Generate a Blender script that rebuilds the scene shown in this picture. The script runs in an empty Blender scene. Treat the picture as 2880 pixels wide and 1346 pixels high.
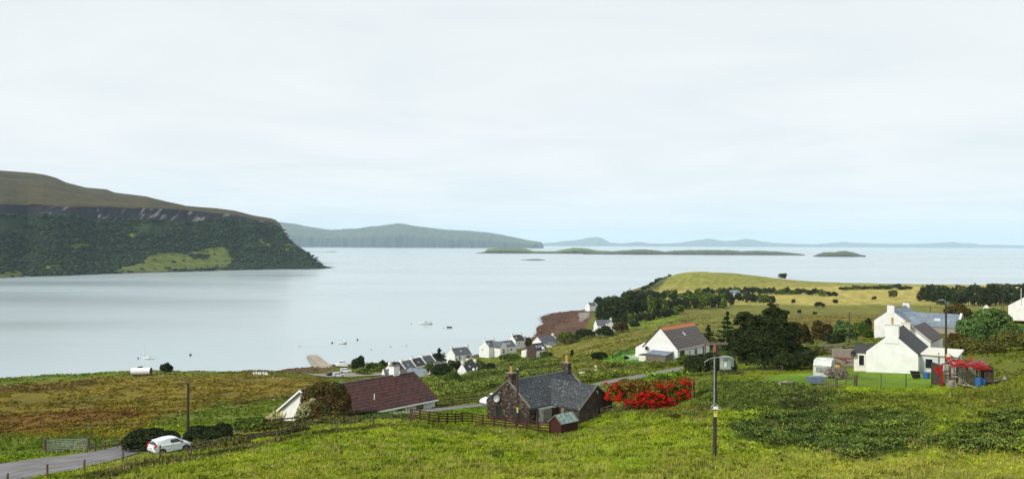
import bpy, bmesh, math, random
import numpy as np
from mathutils import Vector, Matrix
random.seed(7); rng = np.random.default_rng(7)
R = math.radians
S = bpy.context.scene; COL = S.collection
# ------------------------------------------------------------------ camera
F = 2260.; TH = math.atan(13/2260); RO = 0.0047; H = 58.
fw = np.array([0, math.cos(TH), math.sin(TH)]); _r = np.array([1., 0, 0]); _u = np.array([0, -math.sin(TH), math.cos(TH)])
rt = math.cos(RO)*_r+math.sin(RO)*_u; up = -math.sin(RO)*_r+math.cos(RO)*_u
cd = bpy.data.cameras.new('camera'); cam = bpy.data.objects.new('camera', cd); COL.objects.link(cam)
cd.sensor_width = 36; cd.lens = F/2880*36; cd.clip_start = 1; cd.clip_end = 90000
cam.matrix_world = Matrix(((rt[0], up[0], -fw[0], 0), (rt[1], up[1], -fw[1], 0), (rt[2], up[2], -fw[2], H), (0, 0, 0, 1)))
S.camera = cam
# ------------------------------------------------------------------ sky, sun, exposure
SUN_EL = 38.; SUN_AZ = 235.    # compass azimuth measured from +Y towards +X
w = bpy.data.worlds.new("World"); S.world = w; w.use_nodes = True
nt = w.node_tree; N = nt.nodes; LK = nt.links
bg = N['Background']; bg.inputs[1].default_value = 0.1
sky = N.new('ShaderNodeTexSky'); sky.sky_type = 'NISHITA'; sky.sun_disc = False
sky.sun_elevation = R(SUN_EL); sky.sun_rotation = R(SUN_AZ); sky.air_density = 1; sky.dust_density = 1
tc = N.new('ShaderNodeTexCoord'); sep = N.new('ShaderNodeSeparateXYZ'); LK.new(tc.outputs['Generated'], sep.inputs[0])
def wm(op, a, b=None):
    n = N.new('ShaderNodeMath'); n.operation = op
    for i, v in enumerate((a, b)):
        if v is None: continue
        if isinstance(v, (int, float)): n.inputs[i].default_value = v
        else: LK.new(v, n.inputs[i])
    return n.outputs[0]
za = wm('MAXIMUM', sep.outputs[2], 0.0); zd = wm('ADD', za, 0.10)
cx = wm('DIVIDE', sep.outputs[0], zd); cy = wm('DIVIDE', sep.outputs[1], zd)
cb = N.new('ShaderNodeCombineXYZ'); LK.new(cx, cb.inputs[0]); LK.new(wm('MULTIPLY', cy, 1.15), cb.inputs[1])
n1 = N.new('ShaderNodeTexNoise'); n1.inputs['Scale'].default_value = 0.8; n1.inputs['Detail'].default_value = 7; n1.inputs['Roughness'].default_value = .55; n1.inputs['Distortion'].default_value = .6
LK.new(cb.outputs[0], n1.inputs['Vector'])
cr = N.new('ShaderNodeValToRGB'); LK.new(n1.outputs[0], cr.inputs[0])
cr.color_ramp.elements[0].position = .33; cr.color_ramp.elements[0].color = (7.05, 7.4, 7.6, 1)
cr.color_ramp.elements[1].position = .66; cr.color_ramp.elements[1].color = (7.95, 8.05, 8.1, 1)
# a bluer, darker belt low over the sea, brightest about 25 degrees up
cr2 = N.new('ShaderNodeValToRGB'); LK.new(za, cr2.inputs[0])
e = cr2.color_ramp.elements; e[0].position = 0; e[0].color = (1.0, 1.05, 1.09, 1); e[1].position = 1; e[1].color = (.9, .93, .96, 1)
for p, c in ((.045, (.97, 1.0, 1.03, 1)), (.10, (.985, .995, 1.005, 1)), (.2, (.96, .98, .985, 1))):
    q = e.new(p); q.color = c
mul = N.new('ShaderNodeMix'); mul.data_type = 'RGBA'; mul.blend_type = 'MULTIPLY'; mul.inputs[0].default_value = 1
LK.new(cr.outputs[0], mul.inputs[6]); LK.new(cr2.outputs[0], mul.inputs[7])
mx = N.new('ShaderNodeMix'); mx.data_type = 'RGBA'; mx.inputs[0].default_value = .96
LK.new(sky.outputs[0], mx.inputs[6]); LK.new(mul.outputs[2], mx.inputs[7]); LK.new(mx.outputs[2], bg.inputs[0])
sl = bpy.data.lights.new('sun', 'SUN'); sl.energy = 2.6; sl.angle = R(10); sl.color = (1, .96, .88)
so = bpy.data.objects.new('sun', sl); COL.objects.link(so)
sd = Vector((math.sin(R(SUN_AZ))*math.cos(R(SUN_EL)), math.cos(R(SUN_AZ))*math.cos(R(SUN_EL)), math.sin(R(SUN_EL))))
so.rotation_euler = sd.to_track_quat('Z', 'Y').to_euler(); so.location = (0, 0, 200)
S.view_settings.view_transform = 'Standard'; S.view_settings.look = 'None'; S.view_settings.exposure = 0.3; S.view_settings.gamma = 1
S.render.engine = 'CYCLES'; S.cycles.max_bounces = 6; S.cycles.volume_bounces = 2

# ------------------------------------------------------------------ projection helpers
def proj(x, y, z):
    dx, dy, dz = x, y, z-H
    Z = dy*fw[1]+dz*fw[2]; Z = np.where(Z < .1, .1, Z)
    return 1440+F*(dx*rt[0]+dy*rt[1]+dz*rt[2])/Z, 673-F*(dx*up[0]+dy*up[1]+dz*up[2])/Z
def ray(px, py): return fw+rt*(px-1440)/F-up*(py-673)/F
def at(px, py, D): r = ray(px, py); return np.array([0, 0, H])+r*D/r[1]
def hashn(i, j, s):
    n = (i*374761393+j*668265263+s*1442695041).astype(np.int64); n = (n ^ (n >> 13))*1274126177
    return ((n ^ (n >> 16)) & 0xffff)/65535.
def vnoise(x, y, s=0):
    xi = np.floor(x).astype(np.int64); yi = np.floor(y).astype(np.int64); fx = x-xi; fy = y-yi
    fx = fx*fx*(3-2*fx); fy = fy*fy*(3-2*fy)
    return (hashn(xi, yi, s)*(1-fx)+hashn(xi+1, yi, s)*fx)*(1-fy)+(hashn(xi, yi+1, s)*(1-fx)+hashn(xi+1, yi+1, s)*fx)*fy
def fbm(x, y, s=0, o=4):
    a = 0; m = 1; t = 0
    for k in range(o): a = a+m*vnoise(x*2**k, y*2**k, s+k); t += m; m *= .5
    return a/t
# ------------------------------------------------------------------ terrain height
CP = [(1440,1346,52),(2010,1288,59),(2880,1346,48),(200,1346,60),(900,1346,55),(480,1278,75),(0,1310,68),(0,1346,62),(120,1282,76),(250,1278,77),(300,1262,79),(900,1250,72),(1200,1260,72),(1500,1260,72),
 (1750,1230,70),(0,1240,90),(0,1150,150),(0,1080,225),(0,1060,268),(400,1046,280),(600,1046,290),(700,1040,310),(500,1045,285),(820,1037,335),(400,1120,165),(250,1180,120),(600,1150,140),(750,1120,165),(640,1200,100),(760,1195,100),
 (540,1262,80),(870,1208,86),(1050,1195,88),(1160,1185,90),(1160,1158,106),(930,1178,104),(1280,1145,112),(1300,1192,94),(1480,1208,91),(1550,1216,89),(1660,1180,96),(1450,1170,101),(1660,1085,125),(1930,1035,150),(1800,1060,138),
 (1720,1150,98),(1900,1160,93),(1950,1140,92),(2010,1160,84),(2300,1170,77),(2300,1250,64),(2600,1200,66),(2500,1140,80),(2100,1100,93),(2400,1096,92),(2580,1098,90),(2700,1085,94),(2780,1080,95),(2320,1060,105),(2440,1044,110),(2590,1046,108),
 (2000,1060,112),(2150,1062,110),(2880,1010,102),(2880,1120,78),(2880,1220,62),(2250,1010,140),(2400,990,145),(2330,1000,142),(2700,1000,120),(2700,960,150),(2880,930,170),(1905,1015,164),(1995,995,172),(1811,1014,165),(1700,1010,175),(1600,1070,140),(1500,1100,135),
 (1250,1090,190),(1300,1115,148),(1240,1070,240),(1085,1052,330),(1000,1060,310),(940,1056,325),(950,1067,314),(1050,1062,316),(900,1060,322),(1180,1050,325),(1300,1012,378),(1240,1030,355),(1320,1063,320),(1380,1003,395),(1460,1000,390),(1510,1012,350),(1400,1040,225),(1500,1060,175),(1600,1000,260),
 (1545,975,400),(1560,932,520),(1500,962,465),(1620,905,590),(1700,937,450),(1670,874,690),(1700,960,350),(1780,960,310),(1800,925,400),(1900,900,430),(1910,860,580),(2000,880,500),(2100,920,330),(2300,950,250),(2100,970,235),(2450,950,220),(2600,920,235),(2880,880,330),
 (2300,880,500),(2600,880,440),(1800,870,640),(1750,900,520),(1700,905,520),(1900,818,880),(1860,790,1050),(2000,832,800),(2000,800,950),(2500,832,750),(2500,802,1000),(2880,805,930),(2880,840,620),(2250,794,1080),(1886,764,1110),(1905,770,1080),(2100,771,1130),(1990,767,1140),(2200,785,1120),
 (870,1032,385),(925,1030,372),(1000,1032,360),(1760,845,850),(1846,800,1060)]
HP = [(-60,330,-3),(0,330,-2),(400,330,-1),(600,335,-2),(700,370,-2),(800,400,-2),(870,420,-3),(1000,400,-1),(1100,420,-2),(1200,430,-2.5),(1300,440,-2),(1400,470,-3),(1440,520,-3),(1440,580,-3),(1455,640,-2.5),(1490,690,-1.5),(1560,760,-2.5),(1510,632,.35),(1545,640,.7),(1600,665,1.2),(1515,580,.3),(1505,540,.3),(1640,860,-2.5),(1700,1000,-3),(1780,1100,-3),(1822,1130,-3),(1845,1200,-4),(1860,1400,-4),(2000,1420,-4),
 (2200,1400,-4),(2400,1350,-4),(2880,1300,-4),(1300,700,-6),(600,700,-6),(0,700,-6),(1500,1500,-8),(1300,380,1),(1240,400,.3),(1100,385,.8),(1000,378,.8),(1400,420,1.5),(1450,440,.7),(1495,500,.3),(1600,640,.7),(1450,30,43.5),(0,40,42),(2880,30,44),(1450,10,44.5)]
cp = [at(*c) for c in CP]+[np.array([(p-1440)/F*D, D, z]) for p, D, z in HP]
for az, rr, z in ((-62,60,38),(-62,100,33),(-62,200,20),(-62,300,8),(-62,400,-4),(-50,60,39),(-50,120,30),(-50,250,13),(-50,320,-3),(-62,900,-8),(50,60,43),(50,110,44),(50,250,38),(50,600,22),(50,1000,14),(50,1500,-4),(70,60,44),(70,200,44),(70,600,25),(70,1300,-4),(-75,15,43),(75,15,45),(36,110,45),(36,170,42)):
    cp.append(np.array([rr*math.sin(R(az)), rr*math.cos(R(az)), z]))
cp = np.array(cp)
def lp(x, y): return np.stack([np.arctan2(x, np.maximum(y, 1e-3))*1.6, np.log(np.hypot(x, y)+3)], -1)
_q = lp(cp[:, 0], cp[:, 1]); _c2 = .06**2
def _K(a, b): return np.sqrt(((a[:, None, :]-b[None, :, :])**2).sum(-1)+_c2)
_n = len(_q); _A = np.zeros((_n+3, _n+3)); _A[:_n, :_n] = _K(_q, _q)-np.eye(_n)*.012; _A[:_n, _n] = 1; _A[:_n, _n+1:] = _q; _A[_n, :_n] = 1; _A[_n+1:, :_n] = _q.T
_w = np.linalg.solve(_A, np.r_[cp[:, 2], 0, 0, 0])
def hbase(x, y):
    x = np.atleast_1d(np.asarray(x, float)); y = np.atleast_1d(np.asarray(y, float)); out = np.empty(x.shape); xf = x.ravel(); yf = y.ravel(); o = np.empty(len(xf))
    for s in range(0, len(xf), 20000):
        q = lp(xf[s:s+20000], yf[s:s+20000]); o[s:s+20000] = _K(q, _q)@_w[:_n]+_w[_n]+q@_w[_n+1:]
    return o.reshape(x.shape)
ROADS = []   # filled below: list of (Nx2 centreline, half width)
def roaddist(x, y):
    d = np.full(np.shape(x), 1e9)
    for P, hw in ROADS:
        for a, b in zip(P[:-1], P[1:]):
            ab = b-a; t = np.clip(((x-a[0])*ab[0]+(y-a[1])*ab[1])/(ab@ab), 0, 1)
            d = np.minimum(d, np.hypot(x-a[0]-t*ab[0], y-a[1]-t*ab[1])-hw)
    return d
FLAT = []    # building pads (x, y, radius)
def hgt(x, y, noise=True):
    x = np.atleast_1d(np.asarray(x, float)); y = np.atleast_1d(np.asarray(y, float))
    z = hbase(x, y)
    if noise:
        r = np.hypot(x, y); m = np.clip(roaddist(x, y)/4, 0, 1)*np.clip((z+1)/3, .1, 1)
        for fx, fy, fr in FLAT: m = m*np.clip((np.hypot(x-fx, y-fy)-fr)/4, 0, 1)
        z = z+m*((fbm(x/6, y/6, 3)-.5)*.55+(fbm(x/28, y/28, 9)-.5)*np.clip(r/200, 0, 1)*2.4)
    return z
def g(px, py, far=2500):
    """point of the ground seen at photograph position px, py"""
    r = ray(px, py); r = r/r[1]; D = np.geomspace(40, far, 700)
    zz = H+r[2]*D-hgt(r[0]*D, D, False)
    k = np.where(zz < 0)[0]
    if len(k) == 0: D0 = far
    else:
        i = max(k[0], 1); t = zz[i-1]/(zz[i-1]-zz[i]); D0 = D[i-1]+t*(D[i]-D[i-1])
    return Vector((r[0]*D0, D0, float(hgt(r[0]*D0, D0)[0])))
def gd(px, D): x = (px-1440)/F*D; return Vector((x, D, float(hgt(x, D)[0])))

def spline(P, step):
    P = np.array([p[:2] for p in P], float); out = []
    Q = np.vstack([2*P[0]-P[1], P, 2*P[-1]-P[-2]])
    for i in range(1, len(Q)-2):
        n = max(2, int(np.linalg.norm(Q[i+1]-Q[i])/step))
        for t in np.arange(n)/n:
            out.append(.5*((2*Q[i])+(-Q[i-1]+Q[i+1])*t+(2*Q[i-1]-5*Q[i]+4*Q[i+1]-Q[i+2])*t*t+(-Q[i-1]+3*Q[i]-3*Q[i+1]+Q[i+2])*t**3))
    out.append(P[-1]); return np.array(out)
RD1 = spline([(-56, 50), at(-60, 1352, 63), at(105, 1316, 68), at(230, 1288, 73), at(320, 1268, 77), at(450, 1247, 85), at(700, 1205, 96), at(1000, 1183, 100), at(1190, 1160, 107), at(1310, 1141, 113), at(1440, 1120, 118), at(1560, 1103, 121), at(1680, 1080, 126), at(1800, 1056, 138), at(1920, 1037, 149), at(2020, 1030, 152)], 2)
RD2 = spline([at(1960, 1034, 151), at(2100, 1015, 150), at(2240, 1006, 143), at(2300, 1000, 140), at(2380, 1015, 128), at(2400, 1030, 119)], 2)
RD3 = spline([at(1165, 1040, 340), at(1100, 1050, 328), at(1030, 1058, 324), at(960, 1060, 324), at(915, 1058, 330)], 4)
ROADS += [(RD1[:14], 4.6), (RD1, 2.0), (RD2, 1.5), (RD3, 2.5)]
# ------------------------------------------------------------------ custom properties, mesh building
def tag(o, label=None, cat=None, group=None, kind=None):
    if label: o['label'] = label
    if cat: o['category'] = cat
    if group: o['group'] = group
    if kind: o['kind'] = kind
    return o
def empty(name, loc, rz=0, label=None, cat=None, group=None):
    o = bpy.data.objects.new(name, None); COL.objects.link(o); o.location = loc; o.rotation_euler = (0, 0, rz); o.empty_display_size = .2
    return tag(o, label, cat, group)
class MB:
    def __init__(s): s.v = []; s.f = []; s.m = []
    def add(s, vs, fs, mi=0):
        b = len(s.v); s.v += [tuple(v) for v in vs]; s.f += [tuple(b+i for i in f) for f in fs]; s.m += [mi]*len(fs); return s
    def box(s, c, d, rz=0, mi=0, M=None):
        vs = []
        for z in (-.5, .5):
            for x, y in ((-.5, -.5), (.5, -.5), (.5, .5), (-.5, .5)):
                v = Vector((x*d[0], y*d[1], z*d[2]))
                if M is not None: v = M@v
                if rz: v = Matrix.Rotation(rz, 3, 'Z')@v
                vs.append(v+Vector(c))
        return s.add(vs, [(3, 2, 1, 0), (4, 5, 6, 7), (0, 1, 5, 4), (1, 2, 6, 5), (2, 3, 7, 6), (3, 0, 4, 7)], mi)
    def prism(s, poly, a, b, axis='x', mi=0):
        n = len(poly); f = {'x': lambda t, p: (t, p[0], p[1]), 'y': lambda t, p: (p[0], t, p[1]), 'z': lambda t, p: (p[0], p[1], t)}[axis]
        vs = [f(a, p) for p in poly]+[f(b, p) for p in poly]
        return s.add(vs, [tuple(range(n))[::-1], tuple(range(n, 2*n))]+[(i, (i+1) % n, n+(i+1) % n, n+i) for i in range(n)], mi)
    def tube(s, P, rad, n=8, mi=0, caps=True):
        P = [Vector(p) for p in P]; rad = rad if isinstance(rad, (list, tuple)) else [rad]*len(P); b = len(s.v); fs = []
        for i, p in enumerate(P):
            d = (P[min(i+1, len(P)-1)]-P[max(i-1, 0)]).normalized(); u = d.cross(Vector((0, 0, 1)));
            if u.length < .1: u = d.cross(Vector((1, 0, 0)))
            u.normalize(); v = d.cross(u)
            for k in range(n): a = 2*math.pi*k/n; s.v.append(tuple(p+(u*math.cos(a)+v*math.sin(a))*rad[i]))
        for i in range(len(P)-1):
            for k in range(n): fs.append((b+i*n+k, b+i*n+(k+1) % n, b+(i+1)*n+(k+1) % n, b+(i+1)*n+k))
        if caps: fs += [tuple(b+k for k in range(n))[::-1], tuple(b+(len(P)-1)*n+k for k in range(n))]
        s.f += fs; s.m += [mi]*len(fs); return s
    def build(s, name, mat, parent=None, smooth=False, loc=(0, 0, 0)):
        me = bpy.data.meshes.new(name); me.from_pydata(s.v, [], s.f)
        for m in (mat if isinstance(mat, (list, tuple)) else [mat]): me.materials.append(m)
        me.polygons.foreach_set('material_index', s.m)
        bm = bmesh.new(); bm.from_mesh(me); bmesh.ops.recalc_face_normals(bm, faces=bm.faces); bm.to_mesh(me); bm.free()
        if smooth: me.polygons.foreach_set('use_smooth', [True]*len(me.polygons))
        o = bpy.data.objects.new(name, me); COL.objects.link(o); o.location = loc
        if parent: o.parent = parent
        return o
def npmesh(name, V, Fq, mat, parent=None, col=None, smooth=False):
    """mesh from numpy arrays, V (n,3), Fq (m,k) all faces k-gons"""
    me = bpy.data.meshes.new(name); n = len(V); m, k = Fq.shape
    me.vertices.add(n); me.vertices.foreach_set('co', np.ascontiguousarray(V, np.float32).ravel())
    me.loops.add(m*k); me.loops.foreach_set('vertex_index', Fq.astype(np.int32).ravel())
    me.polygons.add(m); me.polygons.foreach_set('loop_start', np.arange(0, m*k, k, dtype=np.int32))
    if smooth: me.polygons.foreach_set('use_smooth', np.ones(m, bool))
    me.update(calc_edges=True)
    if col is not None:
        a = me.color_attributes.new('Col', 'FLOAT_COLOR', 'POINT'); a.data.foreach_set('color', np.c_[col, np.ones(n)].astype(np.float32).ravel())
    me.materials.append(mat); o = bpy.data.objects.new(name, me); COL.objects.link(o)
    if parent: o.parent = parent
    return o
def copy_tree(o, parent=None):
    c = o.copy(); COL.objects.link(c); c.parent = parent
    for ch in o.children: copy_tree(ch, c)
    return c
# ------------------------------------------------------------------ materials
def nodes(m): m.use_nodes = True; t = m.node_tree; return t, t.nodes, t.links, t.nodes['Principled BSDF']
def nmat(name, c1, c2=None, scale=2., rough=.85, bump=0, bscale=None, stretch=(1, 1, 1), metal=0, spec=.3, detail=6, island=0):
    m = bpy.data.materials.new(name); t, n, l, p = nodes(m); c2 = c2 or tuple(x*.7 for x in c1)
    p.inputs['Roughness'].default_value = rough; p.inputs['Metallic'].default_value = metal; p.inputs['Specular IOR Level'].default_value = spec
    tcn = n.new('ShaderNodeTexCoord'); mp = n.new('ShaderNodeMapping'); mp.inputs['Scale'].default_value = stretch; l.new(tcn.outputs['Object'], mp.inputs[0])
    nz = n.new('ShaderNodeTexNoise'); nz.inputs['Scale'].default_value = scale; nz.inputs['Detail'].default_value = detail; l.new(mp.outputs[0], nz.inputs['Vector'])
    r = n.new('ShaderNodeValToRGB'); r.color_ramp.elements[0].position = .35; r.color_ramp.elements[1].position = .65
    r.color_ramp.elements[0].color = (*c1, 1); r.color_ramp.elements[1].color = (*c2, 1); l.new(nz.outputs[0], r.inputs[0]); out = r.outputs[0]
    if island:
        gm = n.new('ShaderNodeNewGeometry'); mr = n.new('ShaderNodeMapRange'); mr.inputs[3].default_value = 1-island; mr.inputs[4].default_value = 1+island
        l.new(gm.outputs['Random Per Island'], mr.inputs[0]); hs = n.new('ShaderNodeVectorMath'); hs.operation = 'SCALE'
        l.new(out, hs.inputs[0]); l.new(mr.outputs[0], hs.inputs['Scale']); out = hs.outputs[0]
    l.new(out, p.inputs['Base Color'])
    if bump:
        b = n.new('ShaderNodeBump'); b.inputs['Strength'].default_value = bump; b.inputs['Distance'].default_value = .05
        nb = n.new('ShaderNodeTexNoise'); nb.inputs['Scale'].default_value = bscale or scale*4; nb.inputs['Detail'].default_value = 5; l.new(mp.outputs[0], nb.inputs['Vector'])
        l.new(nb.outputs[0], b.inputs['Height']); l.new(b.outputs[0], p.inputs['Normal'])
    return m
def tilemat(name, c1, c2, mortar, bw, rh, patch=None, pscale=.6, plo=.5, phi=.62, rough=.7, msize=.02, bump=.6, ridge=None):
    """courses of slates or tiles laid in the object's x and height"""
    m = bpy.data.materials.new(name); t, n, l, p = nodes(m); p.inputs['Roughness'].default_value = rough; p.inputs['Specular IOR Level'].default_value = .35
    tcn = n.new('ShaderNodeTexCoord'); sp = n.new('ShaderNodeSeparateXYZ'); l.new(tcn.outputs['Object'], sp.inputs[0])
    c = n.new('ShaderNodeCombineXYZ'); l.new(sp.outputs[0], c.inputs[0]); l.new(sp.outputs[2], c.inputs[1])
    b = n.new('ShaderNodeTexBrick'); b.inputs['Scale'].default_value = 1; b.inputs['Brick Width'].default_value = bw; b.inputs['Row Height'].default_value = rh; b.inputs['Mortar Size'].default_value = msize
    b.inputs['Color1'].default_value = (*c1, 1); b.inputs['Color2'].default_value = (*c2, 1); b.inputs['Mortar'].default_value = (*mortar, 1); l.new(c.outputs[0], b.inputs['Vector']); out = b.outputs[0]
    if patch:
        nz = n.new('ShaderNodeTexNoise'); nz.inputs['Scale'].default_value = pscale; nz.inputs['Detail'].default_value = 9; nz.inputs['Roughness'].default_value = .75; l.new(tcn.outputs['Object'], nz.inputs['Vector'])
        mr = n.new('ShaderNodeMapRange'); mr.inputs[1].default_value = plo; mr.inputs[2].default_value = phi; l.new(nz.outputs[0], mr.inputs[0])
        x = n.new('ShaderNodeMix'); x.data_type = 'RGBA'; l.new(mr.outputs[0], x.inputs[0]); l.new(out, x.inputs[6]); x.inputs[7].default_value = (*patch, 1); out = x.outputs[2]
    if ridge:
        mr = n.new('ShaderNodeMapRange'); mr.inputs[1].default_value = ridge[0]; mr.inputs[2].default_value = ridge[0]+.15; l.new(sp.outputs[2], mr.inputs[0])
        x = n.new('ShaderNodeMix'); x.data_type = 'RGBA'; x.blend_type = 'MIX'; l.new(mr.outputs[0], x.inputs[0]); l.new(out, x.inputs[6])
        x2 = n.new('ShaderNodeMix'); x2.data_type = 'RGBA'; x2.blend_type = 'MULTIPLY'; x2.inputs[0].default_value = .7; l.new(out, x2.inputs[7]); x2.inputs[6].default_value = tuple(q*6 for q in ridge[1])+(1,)
        l.new(x2.outputs[2], x.inputs[7]); out = x.outputs[2]
    l.new(out, p.inputs['Base Color']); bp = n.new('ShaderNodeBump'); bp.inputs['Strength'].default_value = bump; bp.inputs['Distance'].default_value = .04
    iv = n.new('ShaderNodeMath'); iv.operation = 'SUBTRACT'; iv.inputs[0].default_value = 1; l.new(b.outputs['Fac'], iv.inputs[1]); l.new(iv.outputs[0], bp.inputs['Height']); l.new(bp.outputs[0], p.inputs['Normal'])
    return m
def stonemat(name, cols, scale, mortar):
    m = bpy.data.materials.new(name); t, n, l, p = nodes(m); p.inputs['Roughness'].default_value = .9
    tcn = n.new('ShaderNodeTexCoord'); mp = n.new('ShaderNodeMapping'); mp.inputs['Scale'].default_value = (1, 1, 1.6); l.new(tcn.outputs['Object'], mp.inputs[0])
    v = n.new('ShaderNodeTexVoronoi'); v.inputs['Scale'].default_value = scale; l.new(mp.outputs[0], v.inputs['Vector'])
    d = n.new('ShaderNodeTexVoronoi'); d.feature = 'DISTANCE_TO_EDGE'; d.inputs['Scale'].default_value = scale; l.new(mp.outputs[0], d.inputs['Vector'])
    s = n.new('ShaderNodeSeparateColor'); l.new(v.outputs['Color'], s.inputs[0]); r = n.new('ShaderNodeValToRGB'); l.new(s.outputs[0], r.inputs[0]); r.color_ramp.interpolation = 'CONSTANT'
    r.color_ramp.elements[0].color = (*cols[0], 1); r.color_ramp.elements[1].color = (*cols[-1], 1); r.color_ramp.elements[1].position = .85
    for i, c in enumerate(cols[1:-1]): q = r.color_ramp.elements.new((i+1)/len(cols)*.9); q.color = (*c, 1)
    mr = n.new('ShaderNodeMapRange'); mr.inputs[1].default_value = .02; mr.inputs[2].default_value = .08; l.new(d.outputs[0], mr.inputs[0])
    x = n.new('ShaderNodeMix'); x.data_type = 'RGBA'; l.new(mr.outputs[0], x.inputs[0]); x.inputs[6].default_value = (*mortar, 1); l.new(r.outputs[0], x.inputs[7]); l.new(x.outputs[2], p.inputs['Base Color'])
    b = n.new('ShaderNodeBump'); b.inputs['Strength'].default_value = .8; b.inputs['Distance'].default_value = .05; l.new(mr.outputs[0], b.inputs['Height']); l.new(b.outputs[0], p.inputs['Normal'])
    return m
def attrmat(name, nscale, amt, rough=.9, bump=0, island=0, bscale=2., bdist=.3, fine=None):
    """albedo from the 'Col' attribute of the mesh, varied by noise"""
    m = bpy.data.materials.new(name); t, n, l, p = nodes(m); p.inputs['Roughness'].default_value = rough; p.inputs['Specular IOR Level'].default_value = .15
    a = n.new('ShaderNodeAttribute'); a.attribute_name = 'Col'; out = a.outputs[0]; tcn = n.new('ShaderNodeTexCoord')
    for sc, am in ([(nscale, amt)]+(fine or [])):
        nz = n.new('ShaderNodeTexNoise'); nz.inputs['Scale'].default_value = sc; nz.inputs['Detail'].default_value = 8; nz.inputs['Roughness'].default_value = .65; l.new(tcn.outputs['Object'], nz.inputs['Vector'])
        mr = n.new('ShaderNodeMapRange'); mr.inputs[1].default_value = .3; mr.inputs[2].default_value = .7; mr.inputs[3].default_value = 1-am; mr.inputs[4].default_value = 1+am; l.new(nz.outputs[0], mr.inputs[0])
        s = n.new('ShaderNodeVectorMath'); s.operation = 'SCALE'; l.new(out, s.inputs[0]); l.new(mr.outputs[0], s.inputs['Scale']); out = s.outputs[0]
    if island:
        gm = n.new('ShaderNodeNewGeometry'); mr = n.new('ShaderNodeMapRange'); mr.inputs[3].default_value = 1-island; mr.inputs[4].default_value = 1+island; l.new(gm.outputs['Random Per Island'], mr.inputs[0])
        s = n.new('ShaderNodeVectorMath'); s.operation = 'SCALE'; l.new(out, s.inputs[0]); l.new(mr.outputs[0], s.inputs['Scale']); out = s.outputs[0]
    l.new(out, p.inputs['Base Color'])
    if bump:
        b = n.new('ShaderNodeBump'); b.inputs['Strength'].default_value = bump; b.inputs['Distance'].default_value = bdist
        nb = n.new('ShaderNodeTexNoise'); nb.inputs['Scale'].default_value = bscale; nb.inputs['Detail'].default_value = 8; nb.inputs['Roughness'].default_value = .7; l.new(tcn.outputs['Object'], nb.inputs['Vector']); l.new(nb.outputs[0], b.inputs['Height']); l.new(b.outputs[0], p.inputs['Normal'])
    return m
M = {}
M['render'] = nmat('white render', (.82, .81, .78), (.71, .71, .67), .9, .8, .25, 6)
M['render_grey'] = nmat('off white render', (.62, .64, .62), (.52, .55, .54), .8, .85, .2, 6)
M['render_cream'] = nmat('cream render', (.74, .71, .62), (.66, .62, .52), .8, .85, .2, 6)
M['roughcast'] = nmat('beige roughcast', (.33, .29, .22), (.26, .23, .18), 3, .9, .4)
M['darkcast'] = nmat('dark brown harling', (.050, .034, .025), (.085, .06, .045), 1.3, .92, .5, 14)
M['greycast'] = nmat('weathered grey cement', (.21, .21, .19), (.12, .12, .11), 1.5, .9, .3)
M['stone'] = stonemat('rubble stone', [(.028, .018, .015), (.062, .038, .026), (.11, .072, .048), (.040, .026, .019), (.14, .10, .072), (.025, .018, .016)], 2.4, (.030, .022, .017))
M['slate'] = tilemat('lichened slate', (.040, .046, .050), (.090, .102, .108), (.018, .020, .022), .42, .20, (.28, .29, .28), 2.2, .56, .68, msize=.035, bump=1)
M['slate_dark'] = tilemat('dark slate', (.038, .036, .038), (.055, .052, .054), (.02, .02, .02), .3, .14, msize=.012, bump=.4)
M['slate_blue'] = tilemat('blue grey slate', (.13, .16, .20), (.20, .25, .30), (.10, .12, .14), .3, .14, (.30, .36, .37), .5, .5, .75, msize=.01, bump=.3)
M['slate_grey'] = tilemat('grey slate', (.085, .095, .11), (.12, .13, .145), (.05, .055, .06), .5, .3, (.16, .17, .18), .5, .5, .8, msize=.03, bump=.3)
M['slate_brown'] = nmat('brown felt roof', (.088, .072, .074), (.11, .09, .088), 1.2, .9, .3, 20)
M['tile_red'] = tilemat('mossy red brown tiles', (.080, .012, .008), (.042, .015, .012), (.115, .065, .045), 1.1, .30, (.020, .011, .010), 1.6, .48, .60, msize=.028, bump=1)
M['tile_grey'] = tilemat('ribbed concrete tiles', (.135, .115, .105), (.165, .14, .125), (.045, .038, .034), 6, .34, (.10, .09, .085), .8, .5, .75, msize=.07, bump=1, ridge=(5.98, (.24, .085, .028)))
M['white'] = nmat('white paint', (.80, .80, .78), (.74, .74, .72), 3, .5)
M['glass'] = nmat('dark window glass', (.012, .015, .018), (.02, .024, .028), 1, .08, spec=.6)
M['sky_glass'] = nmat('rooflight glass', (.35, .42, .47), (.5, .55, .58), 1, .1, spec=.8)
M['pot'] = nmat('clay chimney pot', (.42, .17, .06), (.52, .33, .14), 3, .8)
M['pot_buff'] = nmat('buff chimney pot', (.55, .36, .10), (.50, .28, .10), 3, .8)
M['black'] = nmat('black metal', (.015, .015, .016), (.03, .03, .03), 4, .5)
M['barge'] = nmat('grey barge board', (.22, .20, .17), (.15, .13, .11), 3, .8)
M['redwood'] = nmat('red brown stained wood', (.070, .018, .012), (.035, .012, .009), 5, .8, .3, stretch=(1, 1, 3))
M['darkwood'] = nmat('dark weathered wood', (.045, .030, .022), (.08, .06, .045), 6, .9, .3)
M['wood'] = nmat('weathered post wood', (.16, .12, .08), (.08, .06, .045), 5, .9, .3)
M['greywood'] = nmat('silver grey boards', (.24, .20, .17), (.13, .105, .09), 4, .85, .3, stretch=(6, 6, .4))
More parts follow.
